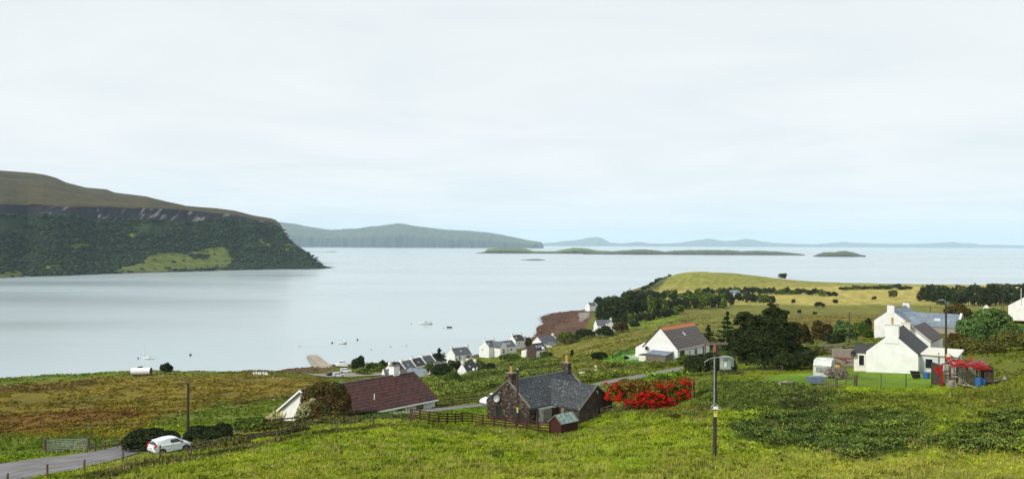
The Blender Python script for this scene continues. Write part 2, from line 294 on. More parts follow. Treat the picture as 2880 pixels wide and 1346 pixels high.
M['polewood'] = nmat('tarred pole wood', (.075, .055, .042), (.035, .026, .022), 3, .9, .4, stretch=(6, 6, .5))
M['wire'] = nmat('fence wire', (.16, .16, .15), (.10, .10, .10), 5, .6)
M['asphalt'] = nmat('worn asphalt', (.21, .195, .195), (.145, .14, .138), .4, .9, .3, 25)
M['gravel'] = nmat('pale gravel', (.30, .27, .22), (.20, .19, .15), .4, .95, .3, 10)
M['concrete'] = nmat('slipway concrete', (.40, .34, .26), (.27, .23, .18), .25, .9, .2)
M['carwhite'] = nmat('white car paint', (.80, .82, .84), (.77, .79, .81), 1, .25, spec=.5)
M['carblack'] = nmat('black car paint', (.02, .02, .024), (.03, .03, .03), 1, .25, spec=.5)
M['rubber'] = nmat('tyre rubber', (.012, .012, .012), (.02, .02, .02), 5, .8)
M['alloy'] = nmat('wheel alloy', (.35, .35, .35), (.2, .2, .2), 5, .4, metal=.7)
M['redlamp'] = nmat('red lamp lens', (.65, .015, .03), (.6, .02, .04), 5, .2, spec=.6)
M['clearlamp'] = nmat('clear lamp lens', (.65, .66, .6), (.7, .7, .65), 5, .2, spec=.6)
M['galv'] = nmat('galvanised steel', (.36, .40, .38), (.26, .29, .28), 3, .5, metal=.3)
M['greenbox'] = nmat('pale green cabinet paint', (.34, .40, .34), (.28, .34, .29), 2, .6)
M['yellow'] = nmat('yellow sign', (.75, .62, .04), (.7, .58, .05), 3, .6)
M['redpaint'] = nmat('flaking red paint', (.38, .014, .010), (.20, .012, .010), 2.2, .7, .3)
M['bluep'] = nmat('blue plastic', (.035, .13, .34), (.03, .10, .26), 2, .4)
M['bluegrey'] = nmat('blue grey plastic tank', (.10, .14, .20), (.16, .20, .25), 2, .5)
M['peel'] = nmat('peeling white timber', (.66, .62, .54), (.20, .15, .11), 1.6, .85, .3, stretch=(3, 3, .6))
M['rust'] = nmat('rusty metal', (.20, .07, .04), (.28, .12, .08), 2, .85)
M['caravan'] = nmat('grimy caravan skin', (.66, .67, .62), (.50, .52, .45), .9, .6, stretch=(2, 2, .5))
M['caravan_glass'] = nmat('grimy caravan glazing', (.40, .43, .38), (.10, .14, .12), 2.5, .3)
M['green_stain'] = nmat('mossy glazing', (.10, .20, .17), (.30, .38, .33), 2.5, .3)
M['rock'] = nmat('pale rock', (.48, .45, .38), (.30, .28, .23), 2, .9, .4)
M['debris'] = nmat('broken boards', (.34, .29, .24), (.12, .09, .07), 2, .9)
M['leaf_dark'] = nmat('dark evergreen foliage', (.015, .026, .008), (.042, .054, .015), .35, .9, spec=.1, island=.45)
M['leaf_mid'] = nmat('mid green foliage', (.050, .085, .012), (.10, .145, .02), .4, .9, spec=.1, island=.45)
M['leaf_blue'] = nmat('blue green foliage', (.055, .105, .028), (.11, .18, .045), .5, .9, spec=.1, island=.45)
M['leaf_brown'] = nmat('russet foliage', (.10, .060, .016), (.050, .055, .014), .5, .9, spec=.1, island=.45)
M['leaf_olive'] = nmat('olive foliage', (.080, .085, .018), (.11, .11, .022), .5, .9, spec=.1, island=.45)
M['leaf_conifer'] = nmat('conifer foliage', (.016, .032, .012), (.035, .058, .018), .5, .9, spec=.1, island=.4)
M['leaf_hedge'] = nmat('hedge foliage', (.014, .022, .008), (.038, .050, .014), .8, .9, spec=.1, island=.5)
M['flower_red'] = nmat('red flowers', (.60, .014, .008), (.36, .02, .008), .8, .7, spec=.1, island=.3)
M['flower_leaf'] = nmat('shrub leaves tinged with red', (.11, .12, .018), (.20, .075, .012), .9, .8, spec=.1, island=.45)
M['pampas'] = nmat('cream plumes', (.55, .48, .26), (.40, .36, .18), 2, .9, island=.3)
M['bark'] = nmat('bark', (.07, .055, .04), (.035, .028, .022), 4, .95, .4)

# ------------------------------------------------------------------ ground colour zones (plant cover, not light)
Gc = (.155, .225, .006); Yc = (.27, .31, .020); MO = (.105, .066, .007); K = (.040, .062, .013); FI = (.42, .345, .085); OL = (.085, .093, .008); LA = (.13, .22, .012); SH = (.105, .052, .034)
def inpoly(X, Y, P):
    c = np.zeros(X.shape, bool); n = len(P); j = n-1
    for i in range(n):
        xi, yi = P[i]; xj, yj = P[j]
        if yi != yj: c ^= ((yi > Y) != (yj > Y)) & (X < (xj-xi)*(Y-yi)/(yj-yi)+xi)
        j = i
    return c
ZONES = [  # polygon, colour, opacity, edge wobble in photo pixels
 ([(-900,1078),(0,1078),(120,1068),(330,1052),(700,1052),(930,1064),(850,1112),(760,1122),(640,1130),(540,1150),(430,1185),(390,1235),(0,1232),(-900,1240)], (.165,.118,.011), .85, 10),
 ([(-900,1232),(0,1225),(300,1225),(390,1240),(390,1262),(0,1282),(-900,1310)], (.085,.125,.014), .85, 12),
 ([(-300,1310),(0,1286),(120,1281),(250,1274),(365,1258),(372,1268),(250,1292),(0,1308),(-300,1330)], (.19,.27,.010), .9, 3),
 ([(640,1044),(720,1033),(940,1018),(935,1042),(880,1050),(760,1044)], (.115,.055,.030), .85, 5),
 ([(190,1346),(345,1302),(540,1279),(705,1247),(870,1213),(1000,1200),(1120,1190),(1120,1199),(1000,1210),(870,1226),(705,1261),(540,1296),(400,1318),(270,1352)], (.050,.048,.012), .85, 3),
 ([(60,1075),(265,1068),(270,1085),(100,1102),(-60,1105)], (.105,.062,.010), .8, 6),
 ([(-60,1175),(150,1150),(385,1150),(395,1172),(250,1195),(60,1215),(-60,1225)], (.125,.052,.009), .75, 9),
 ([(250,1090),(560,1085),(870,1075),(860,1092),(500,1110),(250,1112)], (.20,.145,.012), .7, 8),
 ([(550,1148),(700,1125),(830,1108),(860,1115),(640,1140)], (.05,.045,.010), .7, 3),
 ([(0,1062),(330,1035),(430,1035),(430,1050),(200,1060),(0,1085)], (.12,.18,.012), .8, 5),
 ([(1200,1050),(1450,1020),(1650,1000),(1780,985),(1840,1000),(1700,1060),(1500,1105),(1200,1130)], (.105,.125,.015), .8, 12),
 ([(1500,985),(1620,965),(1800,930),(1850,960),(1700,1000),(1560,1015)], (.20,.17,.03), .8, 10),
 ([(1650,1000),(1790,990),(1760,1030),(1600,1070),(1480,1050)], (.14,.14,.018), .7, 10),
 ([(1250,1040),(1450,1015),(1560,1010),(1600,1045),(1400,1085),(1250,1100)], (.060,.080,.015), .6, 14),
 ([(1470,1000),(1480,935),(1490,892),(1560,870),(1645,862),(1668,882),(1645,925),(1610,950),(1560,970)], SH, 1, 5),
 ([(1490,895),(1580,866),(1650,858),(1662,868),(1590,882),(1535,895)], (.045,.040,.030), 1, 3),
 ([(1625,868),(1660,868),(1655,890),(1630,905)], (.33,.30,.26), .8, 3),
 ([(1780,855),(1800,835),(1860,790),(1880,760),(2150,765),(2260,790),(2880,795),(2880,850),(2300,858),(2100,850),(1900,862)], (.27,.24,.050), .9, 5),
 ([(1780,860),(1830,822),(2050,812),(2300,806),(2880,800),(2880,858),(2080,858)], FI, .75, 4),
 ([(1840,800),(1870,762),(2000,762),(2130,770),(2250,788),(2100,800),(1960,806)], (.21,.215,.032), .85, 5),
 ([(1800,825),(1850,795),(1868,764),(1892,764),(1880,785),(1850,812)], (.040,.058,.014), 1, 4),
 ([(1640,835),(1700,830),(1800,826),(1780,852),(1700,860)], (.06,.075,.018), .9, 4),
 ([(1780,870),(2000,862),(2500,858),(2880,855),(2880,900),(2500,930),(2200,960),(2040,975),(1800,960),(1700,940)], (.165,.155,.028), .8, 12),
 ([(2100,890),(2500,880),(2880,870),(2880,900),(2500,915),(2150,925)], (.17,.125,.022), .6, 12),
 ([(1960,950),(2200,940),(2450,925),(2450,1000),(2200,1000),(2000,1000)], (.10,.115,.02), .8, 10),
 ([(1680,905),(1900,880),(1930,895),(1850,915),(1740,930)], (.14,.20,.012), .8, 6),
 ([(1690,1012),(1740,985),(1812,974),(1830,1016),(1760,1022)], (.095,.25,.012), 1, 2),
 ([(1750,1000),(1812,992),(1812,1010),(1760,1010)], (.48,.50,.42), .8, 3),
 ([(1680,1080),(1800,1055),(1925,1042),(1930,1062),(1850,1075),(1760,1085)], (.13,.23,.010), 1, 3),
 ([(2120,1070),(2200,1052),(2420,1035),(2640,1040),(2650,1085),(2540,1092),(2400,1084),(2290,1085)], LA, 1, 3),
 ([(2690,1085),(2780,1040),(2880,1000),(2880,1150),(2700,1140)], (.13,.145,.016), .8, 14),
 ([(1960,1066),(2120,1068),(2300,1084),(2420,1108),(2330,1160),(2100,1155),(1960,1150)], (.070,.095,.015), .9, 10),
 ([(2200,1110),(2300,1100),(2300,1155),(2180,1155)], (.045,.040,.015), .7, 9),
 ([(2330,1110),(2700,1095),(2880,1090),(2880,1170),(2600,1180),(2350,1160)], (.110,.120,.014), .8, 16),
 ([(2040,1190),(2150,1165),(2330,1150),(2500,1150),(2590,1165),(2620,1225),(2560,1270),(2440,1300),(2250,1270),(2090,1240)], (.030,.050,.014), .85, 16),
 ([(2590,1235),(2700,1200),(2880,1150),(2880,1275),(2740,1265),(2610,1250)], (.032,.040,.014), .85, 14),
 ([(1880,1275),(2250,1290),(2880,1280),(2880,1400),(1700,1400)], (.27,.24,.045), .45, 25),
 ([(900,1290),(1500,1310),(1900,1300),(1900,1400),(400,1400)], (.20,.20,.016), .4, 30),
 ([(1400,1130),(1380,1165),(1300,1185),(1160,1180),(1220,1155)], (.14,.23,.011), .9, 3),
 ([(1850,1120),(2000,1140),(1990,1180),(1850,1165),(1700,1165)], (.10,.085,.025), .7, 12),
 ([(560,1150),(700,1130),(800,1125),(790,1180),(650,1190),(430,1215)], (.12,.165,.014), .7, 10),
 ([(1150,1185),(1560,1215),(1750,1180),(1760,1200),(1560,1240),(1160,1205)], (.115,.15,.015), .7, 10),
]
def groundcol(x, y, z):
    px, py = proj(x, y, z); r = np.hypot(x, y)
    nb = fbm(x/9, y/9, 21, 4)[:, None]; nc = fbm(x/1.3, y/1.3, 40, 3)[:, None]; nd = fbm(x/35+9, y/35, 51, 3)[:, None]
    c = np.array(Gc)*(1-nb)+np.array(Yc)*nb*.9; c = c*(.5+1.0*nc)
    c = np.where((r > 110)[:, None], np.array(OL)*(.8+.5*nb)+np.array(Gc)*.4*nd, c)
    wx = (fbm(x/(r*.02+1), y/(r*.03+1), 61)-.5)*2; wy = (fbm(x/(r*.02+1)+50, y/(r*.03+1), 71)-.5)*2
    fx_ = (fbm(x/1.7, y/1.7, 81)-.5)*2; fy_ = (fbm(x/1.7+50, y/1.7, 91)-.5)*2
    mot = (.74+.5*np.clip((fbm(x/4, y/7, 33, 5)-.3)/.4, 0, 1))[:, None]
    for P, col, op, wb in ZONES:
        k = np.zeros(len(px)); soft = wb*.8
        for jx, jy in ((0, 0), (1, .3), (-1, -.3), (.4, -1), (-.4, 1), (.7, .7), (-.7, -.7)):
            k += inpoly(px+wx*wb*2+fx_*wb*1.6+jx*soft*1.3, py+wy*wb+fy_*wb*.8+jy*soft*.6, P)
        k = (k/7*(r > 42))[:, None]*op
        k = k*np.clip(.55+nb*.9, 0, 1)
        c = c*(1-k)+np.array(col)*mot*k
    # shore rocks and weed just above the tide line
    s = np.clip((1.3+(wx*.5)-z)/.5, 0, 1)[:, None]*(r > 250)[:, None]; c = c*(1-s)+np.array(SH)*.8*s
    # earth cut under the fence of the field
    return np.clip(c, .003, .9)
# building pads before the ground is made
PADS = [(3, 100, 8), (-22, 109, 9), (-14, 116, 6), (-19, 112, 8), (34, 170, 9), (53, 113, 7), (61, 119, 7)]
FLAT += PADS
th = np.concatenate([np.linspace(-78, -38, 40)[:-1], np.linspace(-38, 38, 820), np.linspace(38, 78, 40)[1:]])*math.pi/180
rr = np.geomspace(9, 2600, 560)
TT, RR = np.meshgrid(th, rr); gx = (RR*np.sin(TT)).ravel(); gy = (RR*np.cos(TT)).ravel(); gz = hgt(gx, gy)
gcol = groundcol(gx, gy, gz); nT = len(th); nR = len(rr); idx = np.arange(nT*nR).reshape(nR, nT)
quads = np.stack([idx[:-1, :-1], idx[:-1, 1:], idx[1:, 1:], idx[1:, :-1]], -1).reshape(-1, 4)
kz = gz[quads].max(1) > -5.; quads = quads[kz]
M['ground'] = attrmat('grass and moor', 1.1, .22, bump=.9, bscale=1.6, bdist=.35, fine=[(6., .22), (.12, .15)])
tag(npmesh('ground', np.c_[gx, gy, gz], quads, M['ground'], col=gcol, smooth=True), kind='structure')
# ------------------------------------------------------------------ sea
sm = bpy.data.materials.new('sea water'); t, n, l, p = nodes(sm)
p.inputs['Base Color'].default_value = (.38, .455, .47, 1); p.inputs['Roughness'].default_value = .22; p.inputs['IOR'].default_value = 1.5
tcn = n.new('ShaderNodeTexCoord'); bprev = None
for sc, st, dist in ((.35, .14, .12), (.04, .07, .8)):
    nz = n.new('ShaderNodeTexNoise'); nz.inputs['Scale'].default_value = sc; nz.inputs['Detail'].default_value = 4; l.new(tcn.outputs['Object'], nz.inputs['Vector'])
    b = n.new('ShaderNodeBump'); b.inputs['Strength'].default_value = st; b.inputs['Distance'].default_value = dist; l.new(nz.outputs[0], b.inputs['Height'])
    if bprev: l.new(bprev.outputs[0], b.inputs['Normal'])
    bprev = b
l.new(bprev.outputs[0], p.inputs['Normal'])
mp = n.new('ShaderNodeMapping'); mp.inputs['Scale'].default_value = (.0012, .004, 1); l.new(tcn.outputs['Object'], mp.inputs[0])
nz = n.new('ShaderNodeTexNoise'); nz.inputs['Scale'].default_value = 1; nz.inputs['Detail'].default_value = 5; l.new(mp.outputs[0], nz.inputs['Vector'])
mr = n.new('ShaderNodeMapRange'); mr.inputs[1].default_value = .35; mr.inputs[2].default_value = .65; mr.inputs[3].default_value = .17; mr.inputs[4].default_value = .30; l.new(nz.outputs[0], mr.inputs[0]); l.new(mr.outputs[0], p.inputs['Roughness'])
sea = MB(); sea.add([(-36000, -3000, 0), (36000, -3000, 0), (36000, 34500, 0), (-36000, 34500, 0)], [(0, 1, 2, 3)]); tag(sea.build('sea', sm), kind='structure')
# ------------------------------------------------------------------ roads: draped sheets
def drape(name, P, hw, mat, lift=.07, wide=None):
    V = []; Fq = []
    nx = 6
    for i, p0 in enumerate(P):
        d = P[min(i+1, len(P)-1)]-P[max(i-1, 0)]; d = d/np.linalg.norm(d); nn = np.array([d[1], -d[0]]); h = hw if wide is None else wide(i/(len(P)-1))
        for k in range(nx+1): q = p0+nn*(k/nx*2-1)*h; V.append((q[0], q[1], 0))
    V = np.array(V, float); V[:, 2] = hgt(V[:, 0], V[:, 1])+lift
    for i in range(len(P)-1):
        for k in range(nx): a = i*(nx+1)+k; Fq.append((a, a+1, a+nx+2, a+nx+1))
    return tag(npmesh(name, V, np.array(Fq), mat, smooth=True), kind='structure')
drape('road', RD1, 2.0, M['asphalt'], .08, lambda t: 2.0+3.6*(.5+.5*math.cos(math.pi*min(1, max(0, (t-.13)/.13)))))
drape('driveway', RD2, 1.5, M['gravel'])
drape('parking_area', RD3, 4, M['gravel'], .25, lambda t: 2.5+8*t)
# ------------------------------------------------------------------ far hills and islands
def lin(P, x): P = np.array(P, float); return np.interp(x, P[:, 0], P[:, 1])
SKY = [(-900,440),(-500,455),(-200,470),(0,479),(93,486),(125,491),(155,499),(186,513),(241,527),(299,532),(322,541),(411,552),(458,565),(524,585),(560,588),(610,591),(660,599),(718,613),(760,619),(776,624),(788,634),(800,660),(819,683),(840,697),(862,710),(885,732),(904,747),(930,751)]
CT = [(-900,560),(0,574),(100,576),(179,580),(349,583),(505,588),(560,593),(660,603),(718,617),(772,626),(790,640),(803,664),(822,687),(865,713),(904,748.3),(930,751.4)]
CB = [(-900,600),(0,606),(120,608),(217,606),(240,624),(330,628),(400,618),(497,626),(600,620),(660,622),(718,628),(772,634),(792,648),(806,672),(826,692),(868,718),(905,749),(930,751.6)]
SHO = [(-900,815),(0,783),(80,778),(194,775),(300,770),(427,767),(560,763),(660,760),(760,758.5),(854,757),(895,755.5),(915,754),(930,752)]
def shoreD(px): py = lin(SHO, px); r = ray(px, py); return -H*r[1]/r[2]
NU = 620; PX = np.linspace(-900, 930, NU); rows = []; NVs = (70, 26, 50, 8)
for px in PX:
    D0 = shoreD(px); tp = np.clip((930-px)/160., 0.03, 1); nz_ = (fbm(np.array([px/60.]), np.array([3.]), 5)[0]-.5)*tp
    a = np.array([(px-1440)/F*D0, D0, -1.5]); b0 = at(px, lin(SHO, px)-2.2*tp, D0+10*tp)
    c = at(px, lin(CB, px)+nz_*8, D0+(230+60*nz_)*tp); d = at(px, lin(CT, px)+nz_*2, D0+(262+30*nz_)*tp); e_ = at(px, lin(SKY, px), D0+700*tp+10)
    back = e_+np.array([e_[0]/e_[1]*600*tp, 600*tp, -60*tp-8]); back[2] = max(back[2], -5)
    col = [a]
    for j in range(NVs[0]): t_ = (j)/(NVs[0]-1.); q = b0*(1-t_)+c*t_; q = q.copy(); q[2] -= 16*tp*math.sin(math.pi*t_)*(1-.3*t_); col.append(q)
    for j in range(1, NVs[1]+1): t_ = j/NVs[1]; col.append(c*(1-t_)+d*t_)
    for j in range(1, NVs[2]+1):
        t_ = j/NVs[2]; q = d*(1-t_)+e_*t_; q = q.copy(); q[2] += 14*tp*(math.sin(t_*math.pi)*.5+.18*math.sin(t_*26)*(1-t_)); col.append(q)
    for j in range(1, NVs[3]+1): t_ = j/NVs[3]; col.append(e_*(1-t_)+back*t_)
    rows.append(col)
A = np.array(rows); NV = A.shape[1]; lv = np.arange(NV)
lo = 1; cb_ = NVs[0]; ct_ = cb_+NVs[1]; sk_ = ct_+NVs[2]
amp = np.where(lv < 3, 0, np.where(lv <= cb_, 5.0, np.where(lv < ct_, 5., np.where(lv < sk_, 2.0, 0.5))))
nz1 = (fbm(A[:, :, 0]/60, A[:, :, 2]/16, 11, 5)-.5)*2; tpz = np.clip((930-PX)/200., 0.02, 1)[:, None]
A[:, :, 1] += nz1*amp*3.2*tpz*np.where(lv > cb_, .5, 1); A[:, :, 2] += nz1*amp*.35*tpz
col_ = (vnoise(A[:, :, 0]/7., A[:, :, 2]*.02, 77)-.5)+(vnoise(A[:, :, 0]/22., A[:, :, 2]*.02, 78)-.5)*1.5
cl = ((lv > cb_) & (lv < ct_))[None, :]
A[:, :, 1] += np.where(cl, col_*11*tpz, 0)
hx, hy_, hz = A[:, :, 0].ravel(), A[:, :, 1].ravel(), A[:, :, 2].ravel(); L_ = np.tile(lv, NU); PXX = np.repeat(PX, NV)
nn_ = fbm(hx/130, hz/22, 15, 5)[:, None]; n2_ = fbm(hx/40, hz/5, 16, 4)[:, None]
moor = np.array((.066,.044,.018))*(1-nn_)+np.array((.052,.056,.018))*nn_; moor = moor*(.45+.7*n2_+.45*fbm(hx/400, hz/4.5, 93)[:, None])
streak = np.clip((vnoise(hx/3.6, hz/16., 91)*.6+fbm(hx/38., hz/14., 92)*.75-.86)*6, 0, 1)[:, None]
rockc = np.array((.014,.012,.020))*(1-streak)+np.array((.17,.155,.15))*streak
wood = np.array((.014,.025,.010))*(.4+1.2*n2_)+np.array((.012,.022,.004))*nn_
ppx, ppy = proj(hx, hy_, hz)
gr = np.zeros(len(hx), bool); wob = (fbm(hx/30, hz/9, 8)-.5)*60
for P in ([(280,764),(330,744),(390,737),(400,722),(450,708),(520,714),(540,722),(600,714),(650,712),(664,730),(640,750),(500,763)], [(-400,800),(-100,782),(50,752),(70,776),(0,784)], [(715,690),(735,668),(755,688)], [(790,700),(806,680),(822,692),(815,702)], [(60,760),(170,744),(190,752),(90,766)], [(180,690),(230,680),(260,690),(210,700)], [(330,660),(400,655),(380,668)], [(560,660),(620,655),(600,668)], [(520,712),(640,690),(650,716)]):
    gr |= inpoly(ppx+wob, ppy+wob*.3, P)
grass_ = np.array((.105,.125,.022))*(.7+.6*n2_)
hc = np.where((L_ <= cb_)[:, None], np.where(gr[:, None], grass_, wood), np.where((L_ < ct_)[:, None], rockc, moor))
shr = (L_ <= 2)[:, None]; hc = np.where(shr, np.array((.10,.095,.085)), hc)
M['hill'] = attrmat('moorland hill', .05, .3, bump=.6, bscale=.12, bdist=3, fine=[(.25, .25)])
hi = np.arange(NU*NV).reshape(NU, NV); hq = np.stack([hi[:-1, :-1], hi[1:, :-1], hi[1:, 1:], hi[:-1, 1:]], -1).reshape(-1, 4)
tag(npmesh('hill', np.c_[hx, hy_, hz], hq, M['hill'], col=hc, smooth=False), kind='structure')
# woodland under the cliff: many small crowns, one mass
ico = np.array([(0,0,1),(.89,0,.45),(.28,.85,.45),(-.72,.53,.45),(-.72,-.53,.45),(.28,-.85,.45),(.8,.3,-.3),(-.3,.8,-.3),(-.8,-.3,-.3),(.3,-.8,-.3)])
icf = np.array([(0,1,2),(0,2,3),(0,3,4),(0,4,5),(0,5,1),(1,6,2),(2,7,3),(3,8,4),(4,8,9),(4,9,5),(5,9,1),(1,9,6),(2,6,7),(3,7,8)])
cand = np.where((L_ > 2) & (L_ < cb_+4) & (PXX > -250))[0]; cand = cand[~gr[cand] | (rng.random(len(cand)) < .02)]
dens = fbm(hx[cand]/60, hz[cand]/14, 37)+.12*(PXX[cand]/900.); cand = cand[dens > .40]; pk = rng.choice(cand, 15000)
cen = np.c_[hx[pk], hy_[pk], hz[pk]]+rng.normal(0, 1, (len(pk), 3))*[5, 3, .5]; sc = rng.uniform(1.5, 3.9, len(pk))*np.clip((935-PXX[pk])/60., .25, 1)
Vw = cen[:, None, :]+ico[None]*sc[:, None, None]*rng.uniform(.65, 1.3, (len(pk), 10, 1))*[1.3, 1.2, .85]; Fw = (icf[None]+np.arange(len(pk))[:, None, None]*10).reshape(-1, 3)
cw = np.array((.018,.032,.013))*rng.uniform(.45, 1.7, (len(pk), 1, 1))+np.zeros((1, 10, 3)); cw = cw*(1+.25*rng.normal(size=(len(pk), 1, 3))*[.6, .5, .6])
M['woodland'] = attrmat('woodland crowns', .4, .35)
tag(npmesh('woodland', Vw.reshape(-1, 3), Fw, M['woodland'], col=np.clip(cw.reshape(-1, 3), .003, 1)), 'dark scrub woodland covering the slope below the cliffs across the bay', 'woodland', kind='stuff')

def landmass(name, sky_, base, D, depth, c_top, c_cliff, cliff=.3, seed=0, rough=1., nu=400):
    """ridge with its own depth: skyline (photo px) at D+depth/2, foot at D"""
    x0, x1 = sky_[0][0], sky_[-1][0]; PXs = np.linspace(x0, x1, nu); nv = 24; V = np.zeros((nu, nv, 3)); C_ = np.zeros((nu, nv, 3))
    for i, px in enumerate(PXs):
        e1 = min(1, (px-x0)/(x1-x0)*14, (x1-px)/(x1-x0)*14)+.02; pt = at(px, lin(sky_, px), D+depth*.5*e1); Hh = max(pt[2], .5); Hh += (fbm(np.array([px/6.]), np.array([seed*3.]), seed)[0]-.5)*Hh*.12*rough
        for j in range(nv):
            t_ = j/(nv-1.); d_ = D+depth*e1*(t_) if False else D+depth*.5*e1+depth*.5*e1*(t_*2-1)
            s = t_*2 if t_ < .5 else (1-t_)*2; prof = min(1, s/.10)*cliff+(1-cliff)*s**.8
            V[i, j] = ((px-1440)/F*d_, d_, Hh*prof-1.5*(s < .01))
    nzz = (fbm(V[:, :, 0]/(D*.03), V[:, :, 2]/40, seed+3, 5)-.5); V[:, :, 2] += nzz*V[:, :, 2].clip(0)*.5*rough*np.sin(np.linspace(0, math.pi, nv))[None, :]*.6
    V[:, :, 1] += (fbm(V[:, :, 0]/(D*.004), V[:, :, 2]/50, seed+5)-.5)*depth*.12
    s = np.minimum(np.linspace(0, 2, nv), np.linspace(2, 0, nv))[None, :, None]; mix = np.clip(fbm(V[:, :, 0]/(D*.01), V[:, :, 1]/(D*.01), seed+9)[:, :, None]*1.4-.2, 0, 1)
    C_ = np.where(s < .16, np.array(c_cliff)*(.5+1.0*fbm(V[:, :, 0]/(D*.0018), V[:, :, 2]/20, seed+2)[:, :, None]), np.array(c_top[0])*(1-mix)+np.array(c_top[1])*mix)
    ii = np.arange(nu*nv).reshape(nu, nv); q = np.stack([ii[:-1, :-1], ii[1:, :-1], ii[1:, 1:], ii[:-1, 1:]], -1).reshape(-1, 4)
    return tag(npmesh(name, V.reshape(-1, 3), q, M['hill'], col=C_.reshape(-1, 3), smooth=True), kind='structure')
landmass('headland', [(560,640),(700,615),(779,623),(820,627),(861,634),(928,645),(1000,641),(1060,634),(1118,626),(1140,628),(1174,635),(1220,640),(1252,645),(1320,648),(1386,654),(1442,665),(1487,675),(1510,678),(1524,680),(1529,692)], 694, 11500, 3200, ((.045,.058,.030),(.085,.095,.04)), (.03,.035,.04), .32, 1, .22)
g1 = ((.14,.19,.035),(.10,.14,.03)); g2 = ((.07,.085,.035),(.10,.11,.045)); ck = (.05,.045,.04)
landmass('island', [(1338,711),(1362,707),(1372,699),(1400,697),(1450,697),(1480,699),(1500,705),(1560,706),(1590,700),(1615,696),(1650,698),(1680,704),(1750,707),(1800,708)], 712, 5000, 420, g1, ck, .45, 2, .6)
landmass('island', [(1640,710),(1700,708),(1750,704),(1790,701),(1830,702),(1870,707),(1900,703),(1960,704),(1990,702),(2040,702),(2090,706),(2140,704),(2180,706),(2220,710),(2250,713),(2266,716)], 716, 4700, 400, g2, ck, .35, 3, 1.2)
landmass('islet', [(2288,719),(2305,713),(2320,709),(2350,708),(2372,705),(2385,707),(2400,710),(2415,714),(2434,718)], 720, 4200, 200, g2, ck, .3, 4, 1.5)
landmass('skerry', [(1463,731.5),(1485,729),(1510,727.5),(1525,729),(1534,731)], 733, 2900, 70, ((.05,.05,.045),(.06,.05,.04)), (.04,.035,.035), .5, 5, 1)
landmass('spit', [(800,706),(870,708),(900,708.5),(940,706.5),(947,708)], 709, 5300, 120, ((.06,.05,.045),(.07,.06,.05)), (.04,.035,.03), .5, 6, .6)
hz2 = ((.05,.06,.05),(.06,.07,.05))
landmass('distant_hills', [(1520,684),(1560,681),(1590,677),(1625,674),(1650,669),(1668,666),(1682,665),(1695,670),(1715,681),(1750,684),(1775,681),(1800,679),(1825,683),(1850,684.5)], 686, 27000, 4000, hz2, ck, .1, 7, .5)
landmass('distant_hills', [(1850,685),(1905,682),(1930,679),(1955,675),(1990,669.5),(2015,672),(2035,677),(2060,676),(2095,670.5),(2120,673),(2145,678),(2170,682),(2240,685),(2300,686)], 687, 28000, 4000, hz2, ck, .1, 8, .5)
landmass('distant_hills', [(2300,686),(2340,682),(2375,679),(2400,682),(2470,684),(2560,685),(2620,683),(2660,680),(2685,679.5),(2700,683),(2730,683),(2760,687),(2880,689),(3000,690)], 690, 29000, 4000, hz2, ck, .1, 9, .5)
# the air between here and there
hm = bpy.data.materials.new('sea haze'); t, n, l, p = nodes(hm); n.remove(p); pv = n.new('ShaderNodeVolumePrincipled')
pv.inputs['Color'].default_value = (.70, .89, 1, 1); pv.inputs['Density'].default_value = 3.9e-5; pv.inputs['Anisotropy'].default_value = 0
l.new(pv.outputs[0], n['Material Output'].inputs['Volume'])
tag(MB().box((0, 15600, 300), (76000, 39200, 620)).build('haze', hm), 'thin pale sea haze over the bay', 'haze', kind='stuff')
# ------------------------------------------------------------------ buildings
def wallmesh(L, W, he, hr, zb=-1.2):
    return MB().prism([(-W/2, zb), (W/2, zb), (W/2, he), (0, hr), (-W/2, he)], 0, L)
def roofmesh(L, W, he, hr, oh=.18, og=.08, th=.12, mi=0):
    b = MB(); s = (hr-he)/(W/2); y1 = W/2+oh; z1 = he-s*oh
    for sg in (1, -1):
        b.prism([(0, hr+.01), (sg*y1, z1+.01), (sg*y1, z1+th+.01), (0, hr+th+.01)], -og, L+og)
    return b
def face_point(face, u, z, L, W, out):
    if face == 'R': return (u, -W/2-out, z), 0
    if face == 'L': return (u, W/2+out, z), 0
    if face == 'G': return (-out, u, z), R(90)
    return (L+out, u, z), R(90)
def window(par, L, W, face, u, z, ww, hh, frame='white', bars=1, sill=True, glass='glass', mull=0):
    """z = height of the window's centre"""
    c, rz = face_point(face, u, z, L, W, .0)
    b = MB(); fr = .07; dpt = .10
    for dx, dz, sx, sz in ((0, hh/2-fr/2, ww, fr), (0, -hh/2+fr/2, ww, fr), (-ww/2+fr/2, 0, fr, hh-2*fr), (ww/2-fr/2, 0, fr, hh-2*fr)):
        off = Matrix.Rotation(rz, 3, 'Z')@Vector((dx, 0, dz)); b.box(Vector(c)+off, (sx, dpt, sz), rz)
    for k in range(mull):
        off = Matrix.Rotation(rz, 3, 'Z')@Vector((-ww/2+ww*(k+1)/(mull+1), 0, 0)); b.box(Vector(c)+off, (fr*.7, dpt-.02, hh-2*fr), rz)
    if bars: off = Matrix.Rotation(rz, 3, 'Z')@Vector((0, 0, hh*.18)); b.box(Vector(c)+off, (ww-2*fr, dpt-.03, fr*.7), rz)
    o = b.build('window', M[frame], par)
    q = MB().box(c, (ww-2*fr-.004, .05, hh-2*fr-.004), rz); q.build('pane', M[glass], o)
    if sill: off = Matrix.Rotation(rz, 3, 'Z')@Vector((0, 0, -hh/2-.05)); MB().box(Vector(c)+off, (ww+.2, .22, .08), rz).build('sill', M['barge'], o)
    return o
